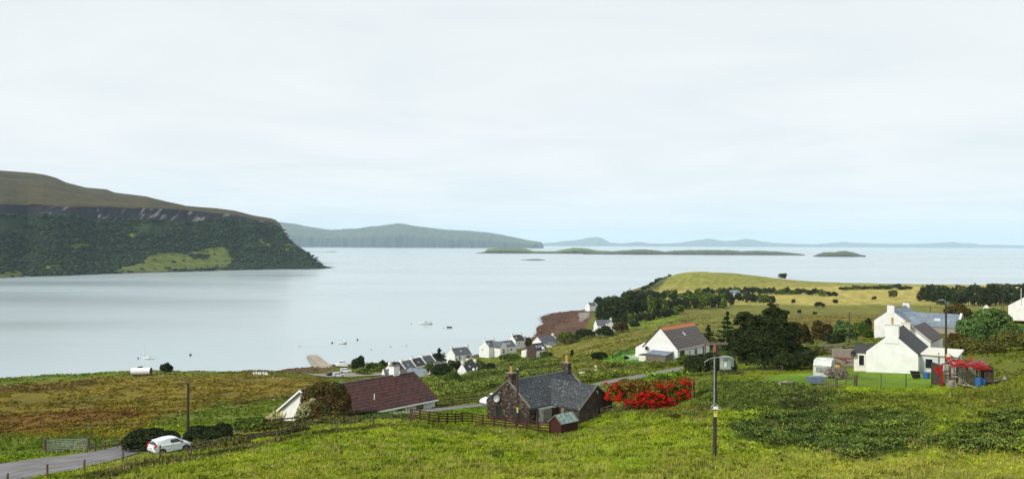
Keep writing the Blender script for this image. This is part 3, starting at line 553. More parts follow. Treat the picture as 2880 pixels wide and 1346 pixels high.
def door(par, L, W, face, u, z0, ww, hh, mat, frame='white'):
    c, rz = face_point(face, u, z0+hh/2, L, W, 0); b = MB()
    for dx, dz, sx, sz in ((0, hh/2+.04, ww+.16, .08), (-ww/2-.04, 0, .08, hh), (ww/2+.04, 0, .08, hh)):
        off = Matrix.Rotation(rz, 3, 'Z')@Vector((dx, 0, dz)); b.box(Vector(c)+off, (sx, .14, sz), rz)
    b.build('door_frame', M[frame], par); d = MB().box(c, (ww-.004, .09, hh-.004), rz).build('door', M[mat], par)
    off = Matrix.Rotation(rz, 3, 'Z')@Vector((ww*.38, 0, -.05)); MB().box(Vector(c)+off, (.05, .22, .12), rz).build('handle', M['galv'], d)
def chimney(par, x, y, z0, z1, sx, sy, mat, pots=(('pot', .55),), cap='barge', cowl=False):
    b = MB().box((x, y, (z0+z1)/2), (sx, sy, z1-z0)); o = b.build('chimney', M[mat], par)
    MB().box((x, y, z1+.05), (sx+.14, sy+.14, .1)).build('chimney_cap', M[cap], o)
    for i, (pm, ph) in enumerate(pots):
        yy = y+(i-(len(pots)-1)/2)*.42; z = z1+.1
        MB().tube([(x, yy, z), (x, yy, z+ph*.1), (x, yy, z+ph*.5), (x, yy, z+ph*.52), (x, yy, z+ph*.6), (x, yy, z+ph)], [.19, .16, .14, .19, .16, .14], 10).build('chimney_pot', M[pm], o, smooth=False)
        if cowl: MB().tube([(x, yy, z+ph), (x, yy, z+ph+.25), (x, yy, z+ph+.26), (x, yy, z+ph+.3)], [.15, .15, .2, .2], 10).build('cowl', M['black'], o)
def skylight(par, L, W, he, hr, side, x, t, w_=.7, l_=1.0, mat='sky_glass'):
    s = (hr-he)/(W/2); a = math.atan(s); y = W/2*t*side; z = hr-(W/2*t)*s+.16
    Mr = Matrix.Rotation(-a*side, 3, 'X')
    o = MB().box((x, y, z), (w_, l_, .1), M=Mr).build('skylight', M['barge'], par); nrm = Mr@Vector((0, 0, 1))
    MB().box(Vector((x, y, z))+nrm*.04, (w_-.12, l_-.12, .06), M=Mr).build('pane', M[mat], o)
def skews(par, L, W, he, hr, mat, ends=(0, 1), w_=.3):
    for e_ in ends:
        b = MB(); s = (hr-he)/(W/2)
        x = (-.10, w_-.10) if e_ == 0 else (L-w_+.10, L+.10)
        b.prism([(0, hr+.15), (W/2+.1, he+.15-s*.1), (W/2+.1, he+.27-s*.1), (0, hr+.28), (-W/2-.1, he+.27-s*.1), (-W/2-.1, he+.15-s*.1)], x[0], x[1]); b.build('skew', M[mat], par)
def house(name, label, loc, rot, L, W, he, hr, wall='render', roof='slate_grey', cat='house', group=None, overhang=.18, gover=.08, skew=None):
    o = empty(name, loc, rot, label, cat, group)
    wallmesh(L, W, he, hr).build('wall', M[wall], o); r_ = roofmesh(L, W, he, hr, overhang, gover).build('roof', M[roof], o)
    MB().tube([(-gover, 0, hr+.13), (L+gover, 0, hr+.13)], .09, 6).build('ridge_tile', M['barge'], r_)
    if skew: skews(o, L, W, he, hr, skew)
    return o
def gutter(par, L, W, he, side, mat='black'):
    MB().tube([(0, side*(W/2+.24), he-.18), (L, side*(W/2+.24), he-.18)], .07, 6).build('gutter', M[mat], par)
def dish(par, c, d, mat='galv', r_=.4):
    d = Vector(d).normalized(); c = Vector(c); b = MB(); u = d.cross(Vector((0, 0, 1))).normalized(); v = u.cross(d)
    n_ = 14; vs = [c-d*.08]; fs = []
    for rr_, off in ((.5, -.06), (1, 0)):
        for k in range(n_): a = 2*math.pi*k/n_; vs.append(c+(u*math.cos(a)+v*math.sin(a))*r_*rr_+d*off)
    for k in range(n_):
        k2 = (k+1) % n_; fs += [(0, 1+k, 1+k2), (1+k, 1+n_+k, 1+n_+k2, 1+k2)]
    b.add(vs, fs); b.tube([c-d*.08, c-d*.45], .03, 6); b.tube([c-v*r_*.9, c+d*.35], .015, 5); b.box(c+d*.36, (.08, .08, .08))
    b.build('satellite_dish', M[mat], par)

# --- stone cottage with its rear wing, one building
SC = 1.095; sx, sy, srot = -.37*SC, 88.58*SC, .82; SL, SW, she, shr = 11.7, 7.0, 2.15, 4.88
sz = 58-(58-40.33)*SC-she
st = empty('stone_cottage', (sx, sy, sz), srot, 'rubble stone cottage with lichened slate roof and dark harled wing behind a red fence', 'house')
wallmesh(SL, SW, she, shr).build('wall', M['stone'], st); r_ = roofmesh(SL, SW, she, shr, .15, .02).build('roof', M['slate'], st)
MB().tube([(0, 0, shr+.13), (SL, 0, shr+.13)], .09, 6).build('ridge_tile', M['barge'], r_)
skews(st, SL, SW, she, shr, 'barge', w_=.26)
chimney(st, .55, 0, shr-.6, shr+1.0, .75, 1.0, 'stone', (('pot', .85),), cowl=True)
chimney(st, SL-.5, 0, shr-.6, shr+1.1, .75, 1.0, 'stone', (('pot_buff', .9),))
window(st, SL, SW, 'G', 1.55, 1.05, .95, 1.75, 'darkwood', 0, True, 'glass', 1); window(st, SL, SW, 'G', -1.75, 1.05, .95, 1.75, 'darkwood', 0, True, 'glass', 1)
for yy in (1.5, -1.8): MB().box((.02, yy, 1.05), (.04, .2, 1.5)).build('curtain', M['render_cream'], st)
dish(st, (-.4, 1.5, 2.75), (-1, -.25, .25), r_=.42)
gutter(st, SL, SW, she, -1)
# wing: gable at local y = -wy, ridge parallel to local y
wx0 = SL*.62; WW = 6.6; wy = SW/2+4.3; whe, whr = 2.15, 4.45
wg = MB().prism([(wx0-WW/2, -1.2), (wx0+WW/2, -1.2), (wx0+WW/2, whe), (wx0, whr), (wx0-WW/2, whe)], -wy, -SW/2+.3, 'y'); wg.build('wing_wall', M['darkcast'], st)
b = MB(); sl_ = (whr-whe)/(WW/2)
for sg in (1, -1): b.prism([(wx0, whr+.02), (wx0+sg*(WW/2+.2), whe+.02-sl_*.2), (wx0+sg*(WW/2+.2), whe+.14-sl_*.2), (wx0, whr+.14)], -wy-.12, -.6, 'y')
M['slate_wing'] = M['slate'].copy(); M['slate_wing'].name = 'lichened slate of the wing'; t = M['slate_wing'].node_tree
c_ = [q for q in t.nodes if q.type == 'COMBXYZ'][0]; s_ = [q for q in t.nodes if q.type == 'SEPXYZ'][0]; t.links.new(s_.outputs[1], c_.inputs[0])
b.build('wing_roof', M['slate_wing'], st)
for sg in (1, -1):
    b = MB(); b.prism([(wx0, whr+.0), (wx0+sg*(WW/2+.22), whe-sl_*.22), (wx0+sg*(WW/2+.22), whe+.17-sl_*.22), (wx0, whr+.18)], -wy-.2, -wy-.13, 'y'); b.build('barge_board', M['barge'], st)
def wwin(x, z, ww, hh):   # windows of the wing gable
    b = MB()
    for dx, dz, ax, az in ((0, hh/2, ww, .07), (0, -hh/2, ww+.1, .08), (-ww/2, 0, .07, hh), (ww/2, 0, .07, hh), (.05, 0, .05, hh)): b.box((x+dx, -wy-.03, z+dz), (ax, .08, az))
    o = b.build('window', M['darkwood'], st); MB().box((x, -wy, z), (ww-.08, .05, hh-.08)).build('pane', M['glass'], o); MB().box((x+ww*.3, -wy-.03, z), (.12, .03, hh-.2)).build('curtain', M['render_cream'], o)
wwin(wx0-.9, .85, 1.1, 1.1); wwin(wx0+1.85, 1.25, 1.2, 1.1)
MB().tube([(wx0-.03, -wy-.05, 3.85), (wx0-.03, -wy-.22, 3.85), (wx0-.03, -wy-.22, 3.6)], .06, 6).build('outside_lamp', M['white'], st)
# porch in the corner between the two
px0 = wx0-WW/2
MB().box((px0-1.35, -SW/2-.55, .45), (2.7, 1.1, 3.2)).build('porch_wall', M['greycast'], st)
MB().box((px0-.02-.45, -SW/2-1.14, .95), (.9, .08, 2.0)).build('porch_door', M['redwood'], st)
MB().box((px0-1.1, -SW/2-1.13, 1.0), (.18, .1, 2.2)).build('downpipe', M['black'], st)
MB().box((px0-.08, -SW/2-2.9, .55), (.1, 1.3, 1.15)).build('porch_window', M['glass'], st)
MB().box((px0-.08, -SW/2-1.9, .95), (.12, .5, 2.4)).build('porch_pillar', M['barge'], st)
MB().tube([(px0-2.9, -SW/2-.22, she-.2), (px0-2.9, -SW/2-.22, -1)], .05, 6).build('downpipe', M['barge'], st)
# --- long bungalow with red brown roof
BL, BW = 18.9, 9.4; bz = 33.9; bhe, bhr = 36.2-bz, 39.2-bz
bu = house('bungalow', 'long white bungalow with mossy red brown tiled roof half hidden by a big russet shrub', (-26.7, 102.8, bz), R(49.5), BL, BW, bhe, bhr, 'render', 'tile_red', overhang=.45, gover=.35)
for sg in (1, -1):
    s = (bhr-bhe)/(BW/2); b = MB().prism([(0, bhr-.12), (sg*(BW/2+.5), bhe-.12-s*.5), (sg*(BW/2+.5), bhe+.14-s*.5), (0, bhr+.16)], -.42, -.36); b.build('barge_board', M['white'], bu)
chimney(bu, BL-3.2, .3, bhr-.5, bhr+1.35, 1.05, 1.05, 'render', (), cap='barge')
MB().tube([(BL-3.2, .3, bhr+1.4), (BL-3.2, .3, bhr+1.85)], [.22, .2], 10).build('chimney_pot', M['black'], bu)
MB().box((BL/2, -BW/2-.5, bhe-.33), (BL+.6, .06, .22)).build('fascia', M['white'], bu)
for u in (9.5, 12.5, 16): window(bu, BL, BW, 'R', u, 1.25, 1.5, 1.0)
window(bu, BL, BW, 'G', -1.2, 1.3, 1.2, 1.1)
for xx, tt, h_ in ((9.0, .72, .9), (3.4, .8, .5)):
    s = (bhr-bhe)/(BW/2); y = -BW/2*tt; z = bhr-BW/2*tt*s; MB().tube([(xx, y, z), (xx, y, z+h_)], .07, 6).build('vent_pipe', M['white'], bu)
# --- white house with orange streaked ridge
ML, MW = 13.8, 8.0; mz = 34.4; mhe, mhr = 36.9-mz, 41.0-mz
M['tile_grey'].node_tree.nodes  # ridge band is set for this house's own height
mh = house('white_house', 'white gabled house with brown ribbed roof stained orange along its ridge', (30.65, 165.5, mz), R(49.4), ML, MW, mhe, mhr, 'render', 'tile_grey', overhang=.3, gover=.12)
for sg in (1, -1):
    s = (mhr-mhe)/(MW/2); MB().prism([(0, mhr-.05), (sg*(MW/2+.32), mhe-.05-s*.32), (sg*(MW/2+.32), mhe+.13-s*.32), (0, mhr+.14)], -.19, -.125).build('barge_board', M['darkwood'], mh)
skylight(mh, ML, MW, mhe, mhr, -1, 6.6, .45, .8, 1.1)
door(mh, ML, MW, 'R', 1.75, .15, 1.9, 1.9, 'glass'); window(mh, ML, MW, 'R', 5.0, 1.15, .6, 1.2); window(mh, ML, MW, 'R', 7.6, 1.35, 1.2, 1.25, mull=1); door(mh, ML, MW, 'R', 11.3, .1, 1.3, 1.9, 'glass')
MB().box((11.3, -MW/2-.02, 1.1), (.22, .12, 1.9)).build('door_post', M['white'], mh)
gutter(mh, ML, MW, mhe, -1, 'white'); dish(mh, (-.35, 3.1, 2.15), (-1, .2, .2), 'black', .42); MB().box((-.03, -3.0, 1.9), (.08, .18, .25)).build('vent', M['black'], mh)
# lean-to store against the gable
ls = empty('timber_store', (30.65, 165.5, mz), R(49.4), 'grey slatted timber lean-to store against the gable of the white house', 'shed')
b = MB().prism([(-2.9, -.8), (-.06, -.8), (-.06, 1.75), (-2.9, 1.35)], -2.9, 1.6, 'y'); b.build('board_wall', M['greywood'], ls)
b = MB()
for k in range(18): b.box((-2.94, -2.8+k*.25, .3), (.04, .07, 2.0))
b.build('batten', M['greywood'], ls)
MB().prism([(-3.1, 1.36), (-.08, 1.8), (-.08, 1.88), (-3.1, 1.44)], -3.05, 1.75, 'y').build('roof', M['slate_blue'], ls)
bx = empty('log_box', (30.65, 165.5, mz), R(49.4), 'low pale boarded bin with black lid at the left end of the timber store', 'box')
MB().box((-2.0, 2.6, .1), (1.6, 1.6, 1.7)).build('board_wall', M['render_cream'], bx); MB().prism([(-2.9, .97), (-1.1, .97), (-1.1, 1.1), (-2.9, 1.03)], 1.75, 3.5, 'y').build('lid', M['black'], bx)
# small outbuilding behind
p_ = gd(1815, 183); ob = house('outbuilding', 'small olive roofed outbuilding behind the left slope of the white house', (p_.x, p_.y, p_.z), R(49), 5, 5, 2.1, 3.5, 'render', 'slate_brown', 'shed')
# --- white croft cottage, right, with porch, flat roofed kitchen and brown roofed wing
fz = 41.0; ct_ = house('croft_cottage', 'long white croft cottage with black slate roof, flat roofed kitchen and side porch', (51.19, 108.24, fz), R(56.1), 10.2, 6.4, 2.6, 5.36, 'render', 'slate_dark', overhang=.06, gover=.03)
chimney(ct_, .38, 0, 3.9, 6.35, .9, 1.65, 'render', (('pot', .9),), cap='render_grey')
MB().box((-.5+5, -3.26, 2.45), (9.5, .1, .12)).build('gutter', M['black'], ct_)
# flat roofed kitchen on the right side
MB().box((5.6, -5.35, .65), (8.0, 4.3, 3.1+.6)).build('kitchen_wall', M['render_grey'], ct_)
MB().box((5.55, -5.4, 2.57), (8.4, 4.7, .14)).build('kitchen_roof', M['render_cream'], ct_)
def box_window(par, c, axis, ww, hh, frame='white', glass='glass', sill=True):
    b = MB(); d = (lambda a, z: (0, a, z)) if axis == 'x' else (lambda a, z: (a, 0, z)); s = (lambda w1, h1, t1: (t1, w1, h1)) if axis == 'x' else (lambda w1, h1, t1: (w1, t1, h1))
    for a, z, w1, h1 in ((0, hh/2, ww+.1, .1), (0, -hh/2, ww+.1, .1), (-ww/2, 0, .1, hh), (ww/2, 0, .1, hh)): b.box(Vector(c)+Vector(d(a, z)), s(w1, h1, .12))
    o = b.build('window', M[frame], par); MB().box(c, s(ww-.1, hh-.1, .05)).build('pane', M[glass], o)
box_window(ct_, (1.6, -4.3, 1.35), 'x', .95, 1.35); box_window(ct_, (1.6, -6.6, 1.3), 'x', .95, 1.3)
MB().tube([(1.5, -5.45, 2.9), (1.5, -5.45, -.5)], .07, 6).build('downpipe', M['greycast'], ct_)
MB().box((5, -7.53, 1.2), (1.0, .08, 1.9)).build('kitchen_door', M['barge'], ct_)
# lean-to annexe, left, with window
MB().prism([(.9, -1), (4.6, -1), (4.6, 2.3), (2.75, 3.15), (.9, 2.3)], 3.15, 4.95, 'y').build('porch_wall', M['render_cream'], ct_)
b = MB()
for sg in (1, -1): b.prism([(2.75, 3.17), (2.75+sg*2.05, 2.24), (2.75+sg*2.05, 2.36), (2.75, 3.29)], 2.6, 5.05, 'y')
b.build('porch_roof', M['slate_dark'], ct_)
box_window(ct_, (.88, 3.95, 1.2), 'x', .75, 1.5); dish(ct_, (.5, 4.95, 2.05), (-1, .3, .1), 'black', .42)
# wing with brown roof beyond the kitchen
wb = MB().prism([(-2.7, -1), (2.7, -1), (2.7, 1.9), (0, 4.1), (-2.7, 1.9)], 0, 11); wbo = wb
ob2 = empty('barn', (63.7, 128, 40.9), R(53), 'brown roofed white barn wing standing directly behind the flat roofed kitchen', 'barn')
wb.build('wall', M['render'], ob2); roofmesh(11, 5.4, 1.9, 4.1, .1, .05).build('roof', M['slate_brown'], ob2); skews(ob2, 11, 5.4, 1.9, 4.1, 'render_cream', (0,), .35)
chimney(ob2, -1.2, .6, 2.0, 4.9, .8, 1.3, 'render_cream', (('pot', .5),), cap='render_grey')
# rear two storey house with cross wing
rh = house('farmhouse', 'tall white farmhouse behind the croft cottage with blue grey slate cross wing and two chimneys', (87.2, 185, 37.3), R(50), 14, 7.2, 3.4, 6.1, 'render', 'slate_blue', overhang=.1, gover=.05)
chimney(rh, .38, 0, 5.0, 7.1, .9, 1.5, 'render', (('pot', .3), ('pot', .3))); chimney(rh, 13.6, 0, 5.0, 7.0, .9, 1.5, 'render_cream', (('pot', .4),))
MB().prism([(5.0-3.4, -1.5), (5.0+3.4, -1.5), (8.4, 2.6), (5.0, 5.3), (1.6, 2.6)], -13.5, -2.5, 'y').build('cross_wing_wall', M['roughcast'], rh)
b = MB()
for sg in (1, -1): b.prism([(5, 5.32), (5+sg*3.5, 2.55), (5+sg*3.5, 2.68), (5, 5.45)], -13.45, -.8, 'y')
M['slate_cross'] = M['slate_blue'].copy(); t = M['slate_cross'].node_tree; M['slate_cross'].name = 'blue grey slate of the cross wing'
c_ = [q for q in t.nodes if q.type == 'COMBXYZ'][0]; s_ = [q for q in t.nodes if q.type == 'SEPXYZ'][0]; t.links.new(s_.outputs[1], c_.inputs[0])
b.build('cross_wing_roof', M['slate_cross'], rh)
b = MB().prism([(5-3.6, 2.5), (5-3.6, 2.85), (5, 5.7), (8.6, 2.85), (8.6, 2.5), (5, 5.3)], -13.7, -13.3, 'y'); b.build('skew', M['render_cream'], rh)
MB().box((3.2, -9, 4.05), (.9, 1.2, .1), M=Matrix.Rotation(-R(38), 3, 'Y')).build('skylight', M['sky_glass'], rh)
p_ = gd(2672, 178); sh2 = house('outhouse', 'small grey outhouse with pale edged roof right of the farmhouse', (p_.x+5, p_.y-3, p_.z+.2), R(140), 3, 3.2, 1.9, 3.0, 'roughcast', 'slate_grey', 'shed', skew='render_cream')
# white house at the right edge of the picture
p_ = gd(2912, 215); e_ = house('white_house', 'white gable with black roof at the right edge beyond the bushes', (p_.x, p_.y, 39.2), R(48), 12, 12.5, 2.8, 6.8, 'render', 'slate_dark')
MB().tube([(-.3, 3.2, 3), (-.3, 3.2, 7.6)], .07, 6).build('flue', M['white'], e_)
# ------------------------------------------------------------------ vegetation builders
def leaves(blobs, n, size, seed=0, shell=.55, flat=0.):
    r_ = np.random.default_rng(seed); B = np.array(blobs, float); ar = (B[:, 3]*B[:, 4]*B[:, 5])**.667; pk = r_.choice(len(B), n, p=ar/ar.sum())
    d = r_.normal(size=(n, 3)); d /= np.linalg.norm(d, axis=1)[:, None]; d[:, 2] = np.where(d[:, 2] < -.35, -d[:, 2], d[:, 2])
    rad = shell+(1.06-shell)*r_.random(n)**.6; P = B[pk, :3]+d*B[pk, 3:]*rad[:, None]
    nr = d/B[pk, 3:]; nr /= np.linalg.norm(nr, axis=1)[:, None]; nr = nr+r_.normal(size=(n, 3))*.65; nr[:, 2] += flat; nr /= np.linalg.norm(nr, axis=1)[:, None]
    u = np.cross(nr, r_.normal(size=(n, 3))); u /= np.linalg.norm(u, axis=1)[:, None]; v = np.cross(nr, u)
    s = size*r_.uniform(.5, 1.35, (n, 1)); a = u*s; b = v*s*.6
    V = np.stack([P-a, P-b*.9+a*.1, P+a, P+b], 1).reshape(-1, 3); return V, np.arange(n*4).reshape(n, 4)
def subblobs(rx, ry, h, k, seed, z0=0.):
    r_ = np.random.default_rng(seed); out = [(0, 0, z0+h*.45, rx*.78, ry*.78, h*.48)]
    for i in range(k):
        a = r_.uniform(0, 6.28); q = r_.uniform(.35, .8); zz = r_.uniform(.25, .78); f = math.sqrt(max(.1, 1-((zz-.35)/.65)**2)); s = r_.uniform(.25, .42)
        out.append((math.cos(a)*rx*q*f, math.sin(a)*ry*q*f, z0+h*zz, rx*s, ry*s, h*s*.75))
    return out
def bush(name, label, loc, rx, ry, h, mat, n, leaf, seed=0, cat='bush', group=None, k=14, rz=0):
    V, Q = leaves(subblobs(rx, ry, h, k, seed), n, leaf, seed); o = npmesh(name, V, Q, M[mat]); o.location = (loc[0], loc[1], loc[2]-.1); o.rotation_euler = (0, 0, rz)
    return tag(o, label, cat, group)
def trunkmb(h, r_, seed, limbs=5, spread=1.5, th=.55):
    rr_ = random.Random(seed); b = MB(); b.tube([(0, 0, -.5), (0, 0, h*.25), (rr_.uniform(-.2, .2), rr_.uniform(-.2, .2), h*th), (0, 0, h*.8)], [r_*1.25, r_, r_*.7, r_*.2], 7)
    for i in range(limbs):
        a = rr_.uniform(0, 6.28); z = h*rr_.uniform(.25, .6); b.tube([(0, 0, z), (math.cos(a)*spread*.5, math.sin(a)*spread*.5, z+h*.12), (math.cos(a)*spread, math.sin(a)*spread, z+h*.22)], [r_*.45, r_*.3, r_*.1], 5)
    return b
def tree(name, label, loc, rx, ry, h, mat, n, leaf, seed=0, group=None, k=16, base=.18, blobs=None, cat='tree'):
    o = empty(name, (loc[0], loc[1], loc[2]-.1), 0, label, cat, group); bl = blobs or [(x, y, z, a, b, c) for x, y, z, a, b, c in subblobs(rx, ry, h*(1-base), k, seed, h*base)]
    V, Q = leaves(bl, n, leaf, seed, .45, .35); npmesh('crown', V, Q, M[mat], o); trunkmb(h, max(.12, h*.025), seed, 6, rx*.6).build('trunk', M['bark'], o); return o
def conifer(name, label, loc, r_, h, n, leaf, seed=0, group=None, mat='leaf_conifer', layers=11, base=.1, rag=.3):
    o = empty(name, (loc[0], loc[1], loc[2]-.1), 0, label, 'conifer', group); q = np.random.default_rng(seed); Vs = []
    P = []
    for L in range(layers):
        t_ = L/(layers-1.); z = h*(base+(1-base)*t_*.97); R_ = r_*(1-t_)**.85+.12; nb = max(4, int(9*(1-t_))+3)
        for b_ in range(nb):
            a = q.uniform(0, 6.28); ln = R_*q.uniform(1-rag*1.6, 1+rag*.6); m = max(6, int(n/layers/nb))
            s = q.random(m)**.7; P.append(np.c_[np.cos(a)*ln*s, np.sin(a)*ln*s, z-s*ln*.12+s**3*ln*.18]+q.normal(size=(m, 3))*[.10*ln+.05, .10*ln+.05, h*.012])
    P = np.vstack(P); m = len(P); nr = q.normal(size=(m, 3))*.6+[0, 0, 1]; nr /= np.linalg.norm(nr, axis=1)[:, None]; u = np.cross(nr, q.normal(size=(m, 3))); u /= np.linalg.norm(u, axis=1)[:, None]; v = np.cross(nr, u)
    s = leaf*q.uniform(.6, 1.3, (m, 1)); V = np.stack([P-u*s, P-v*s*.4, P+u*s, P+v*s*.4], 1).reshape(-1, 3)
    npmesh('crown', V, np.arange(m*4).reshape(m, 4), M[mat], o); MB().tube([(0, 0, -.5), (0, 0, h*.95)], [h*.022+.05, .03], 7).build('trunk', M['bark'], o); return o
def pxs(D, n): return n*D/F
# --- the big dark tree with windswept tops
def pblob(cx, cy, rx, ry, D, c0, dep=None):
    p = at(cx, cy, D); return (p[0]-c0[0], p[1]-c0[1], p[2]-c0[2], pxs(D, rx), dep or pxs(D, rx), pxs(D, ry))
c0 = gd(2150, 124)
bl = [pblob(*q, c0) for q in [(2150,975,75,62,124),(2110,960,55,60,124),(2190,960,58,62,125),(2150,915,52,38,125),(2185,900,32,28,125),(2178,878,20,22,125),(2196,888,18,14,125),(2110,912,28,30,124),(2095,893,12,13,124),(2085,905,10,14,124),(2225,945,28,35,125),(2070,955,22,38,124),(2065,990,28,35,124),(2240,985,26,30,125),(2150,1010,85,30,124),(2215,920,16,14,125),(2135,930,36,36,126),(2172,866,8,14,125),(2183,872,7,9,125),(2203,880,10,7,125),(2088,888,7,8,124),(2100,884,8,6,124),(2078,898,6,12,124),(2160,884,9,12,125),(2232,915,9,9,125),(2245,935,10,8,125),(2050,935,10,10,124),(2046,970,12,10,124),(2120,893,8,8,124),(2130,902,9,9,124)]]
q = random.Random(12); ob_ = [b_ for b_ in bl]
for k in range(90):
    a = q.uniform(-.5, 3.64); t_ = ob_[q.randrange(len(ob_))]; s_ = q.uniform(.28, .6); rr_ = q.uniform(.85, 1.18)
    bl.append((t_[0]+math.cos(a)*t_[3]*rr_, t_[1]+q.uniform(-.6, .6)*t_[4], t_[2]+math.sin(a)*t_[5]*rr_, s_*1.1, s_, s_*.55))
bl = [(a, b_, c, d*(.82 if d > 1.4 else 1), e_*(.82 if d > 1.4 else 1), f_*(.86 if f_ > 1.2 else 1)) for a, b_, c, d, e_, f_ in bl]
big = tree('windswept_tree', 'huge dark evergreen tree with ragged windswept top behind the transformer pole', c0, 5, 5, 10.5, 'leaf_dark', 30000, .20, 3, blobs=bl)
p_ = gd(2000, 118)
def hedge(name, label, ends, D, hpx, mat, n, leaf, seed, depth=1.6, group=None, cat='hedge'):
    """row of clumps from photo column a to b"""
    a, b = ends; c0 = gd((a+b)/2, D); bl = []; q = random.Random(seed); m = max(3, int(pxs(D, b-a)/1.1))
    for i in range(m):
        x = pxs(D, (a+(b-a)*(i+.5)/m)-(a+b)/2); hh = pxs(D, hpx)*q.uniform(.82, 1.08); gz_ = float(hgt(c0.x+x, D)[0])-c0.z
        bl.append((x, q.uniform(-.3, .3), gz_+hh*.45, 1.1, depth*.7, hh*.55)); bl.append((x+q.uniform(-.5, .5), q.uniform(-.6, .6), gz_+hh*.7, .6, .6, hh*.3))
    V, Q = leaves(bl, n, leaf, seed, .5); o = npmesh(name, V, Q, M[mat]); o.location = c0; return tag(o, label, cat, group)
hedge('hedge', 'dark hedge at the left foot of the huge windswept tree', (1938, 2060), 119, 56, 'leaf_hedge', 8000, .2, 5, 3.5)
hedge('hedge', 'dark hedge between the huge windswept tree and the caravan', (2190, 2288), 119, 52, 'leaf_hedge', 8000, .2, 6, 3.0)
conifer('conifer', 'tiered narrow conifer just left of the huge windswept tree', gd(2047, 150), 3.2, 9.6, 3200, .30, 1, rag=.5)
conifer('conifer', 'small dense conifer on the grass behind the orange ridged roof', gd(1993, 196), 3.0, 6.2, 1600, .34, 2, base=.05)
conifer('conifer', 'left one of two little conifers above the orange roof ridge', gd(1907, 240), 1.6, 4.4, 500, .4, 3); conifer('conifer', 'right one of two little conifers above the orange roof ridge', gd(1926, 240), 1.9, 4.8, 600, .4, 4)
# --- hedges and shrubs by the road, left
hedge('hedge', 'dark clipped hedge directly behind the white car', (376, 488), 79, 62, 'leaf_hedge', 9000, .16, 7, 3.2)
hedge('hedge', 'dark rounded hedge right of the tall pole, above the road bank', (536, 640), 84, 50, 'leaf_hedge', 8000, .16, 8, 3.0)
hedge('hedge', 'low green bramble bank right of the white car', (550, 690), 79, 24, 'leaf_olive', 5000, .15, 9, 1.8, cat='hedge')
hedge('shrub', 'blue green shrub between the rounded hedge and the bungalow', (672, 742), 92, 34, 'leaf_mid', 4000, .17, 10, 2.6, cat='bush')
# --- round the bungalow
c0 = gd(918, 97); bl = [pblob(*q, c0) for q in [(915,1145,68,45,97),(880,1120,34,34,97),(905,1092,30,22,97),(940,1100,36,26,97),(960,1135,28,40,97),(870,1150,30,34,96),(930,1165,60,28,96)]]
tree('russet_shrub', 'big russet and dark green shrub in front of the bungalow roof', c0, 3, 3, 5.5, 'leaf_brown', 15000, .17, 12, blobs=bl, cat='shrub')
c0 = gd(862, 95); bl = [pblob(*q, c0) for q in [(862,1160,26,28,95),(845,1175,18,18,95),(880,1150,20,30,95.5)]]
o = empty('flowering_shrub', c0, 0, 'cream flowering shrub against the bungalow gable', 'shrub'); V, Q = leaves(bl, 1800, .12, 13); npmesh('foliage', V, Q, M['leaf_mid'], o); V, Q = leaves(bl, 2600, .10, 14, .8); npmesh('flowers', V, Q, M['pampas'], o)
for i, (px, D, lab) in enumerate([(764, 97, 'pampas grass with cream plumes, leftmost by the dark rail fence'), (790, 99, 'pampas grass with cream plumes beside the bungalow corner')]):
    c0 = gd(px, D); o = empty('pampas_grass', c0, 0, lab, 'pampas grass'); q = random.Random(i); b = MB(); b2 = MB()
    for k in range(60):
        a = q.uniform(0, 6.28); l_ = q.uniform(.5, 1.1); b.tube([(0, 0, 0), (math.cos(a)*l_*.5, math.sin(a)*l_*.5, l_*.9), (math.cos(a)*l_, math.sin(a)*l_, l_*.6)], [.03, .03, .01], 3)
    for k in range(16):
        a = q.uniform(0, 6.28); l_ = q.uniform(.2, .9); h_ = q.uniform(1.1, 1.9); b2.tube([(math.cos(a)*l_*.6, math.sin(a)*l_*.6, h_*.5), (math.cos(a)*l_*.8, math.sin(a)*l_*.8, h_*.75), (math.cos(a)*l_, math.sin(a)*l_, h_)], [.02, .13, .03], 5)
    b.build('leaves', M['leaf_olive'], o); b2.build('plumes', M['pampas'], o)
# --- the red shrub
c0 = gd(1828, 97); R1 = [(1730,1105,24,30),(1760,1085,26,20),(1800,1090,32,24),(1840,1098,34,30),(1880,1090,30,24),(1920,1085,32,26),(1940,1075,14,12),(1780,1115,40,24),(1900,1110,46,24),(1840,1125,50,18)]
o = empty('red_shrub', c0, 0, 'long bank of blazing red flowering shrub beside the stone cottage', 'shrub')
V, Q = leaves([pblob(a, b_, c, d, 97.5, c0, 1.2) for a, b_, c, d in R1], 13000, .13, 21); npmesh('foliage', V, Q, M['flower_leaf'], o)
R2 = [(1722,1102,18,22),(1740,1120,22,14),(1790,1118,26,12),(1820,1128,30,12),(1845,1108,26,10),(1880,1120,34,13),(1925,1108,26,14),(1900,1135,30,9),(1850,1140,34,9),(1935,1074,16,7),(1870,1085,20,6),(1765,1132,26,8)]
q = random.Random(3); R3 = []
for a, b_, c, d in R2:
    for k in range(14): R3.append(pblob(a+q.uniform(-c, c)*1.1, b_+q.uniform(-d, d)*1.1, c*q.uniform(.10, .3), d*q.uniform(.12, .3), 96.2+q.uniform(-.5, .5), c0, .8))
V, Q = leaves(R3, 13000, .085, 22, .2); npmesh('flowers', V, Q, M['flower_red'], o)
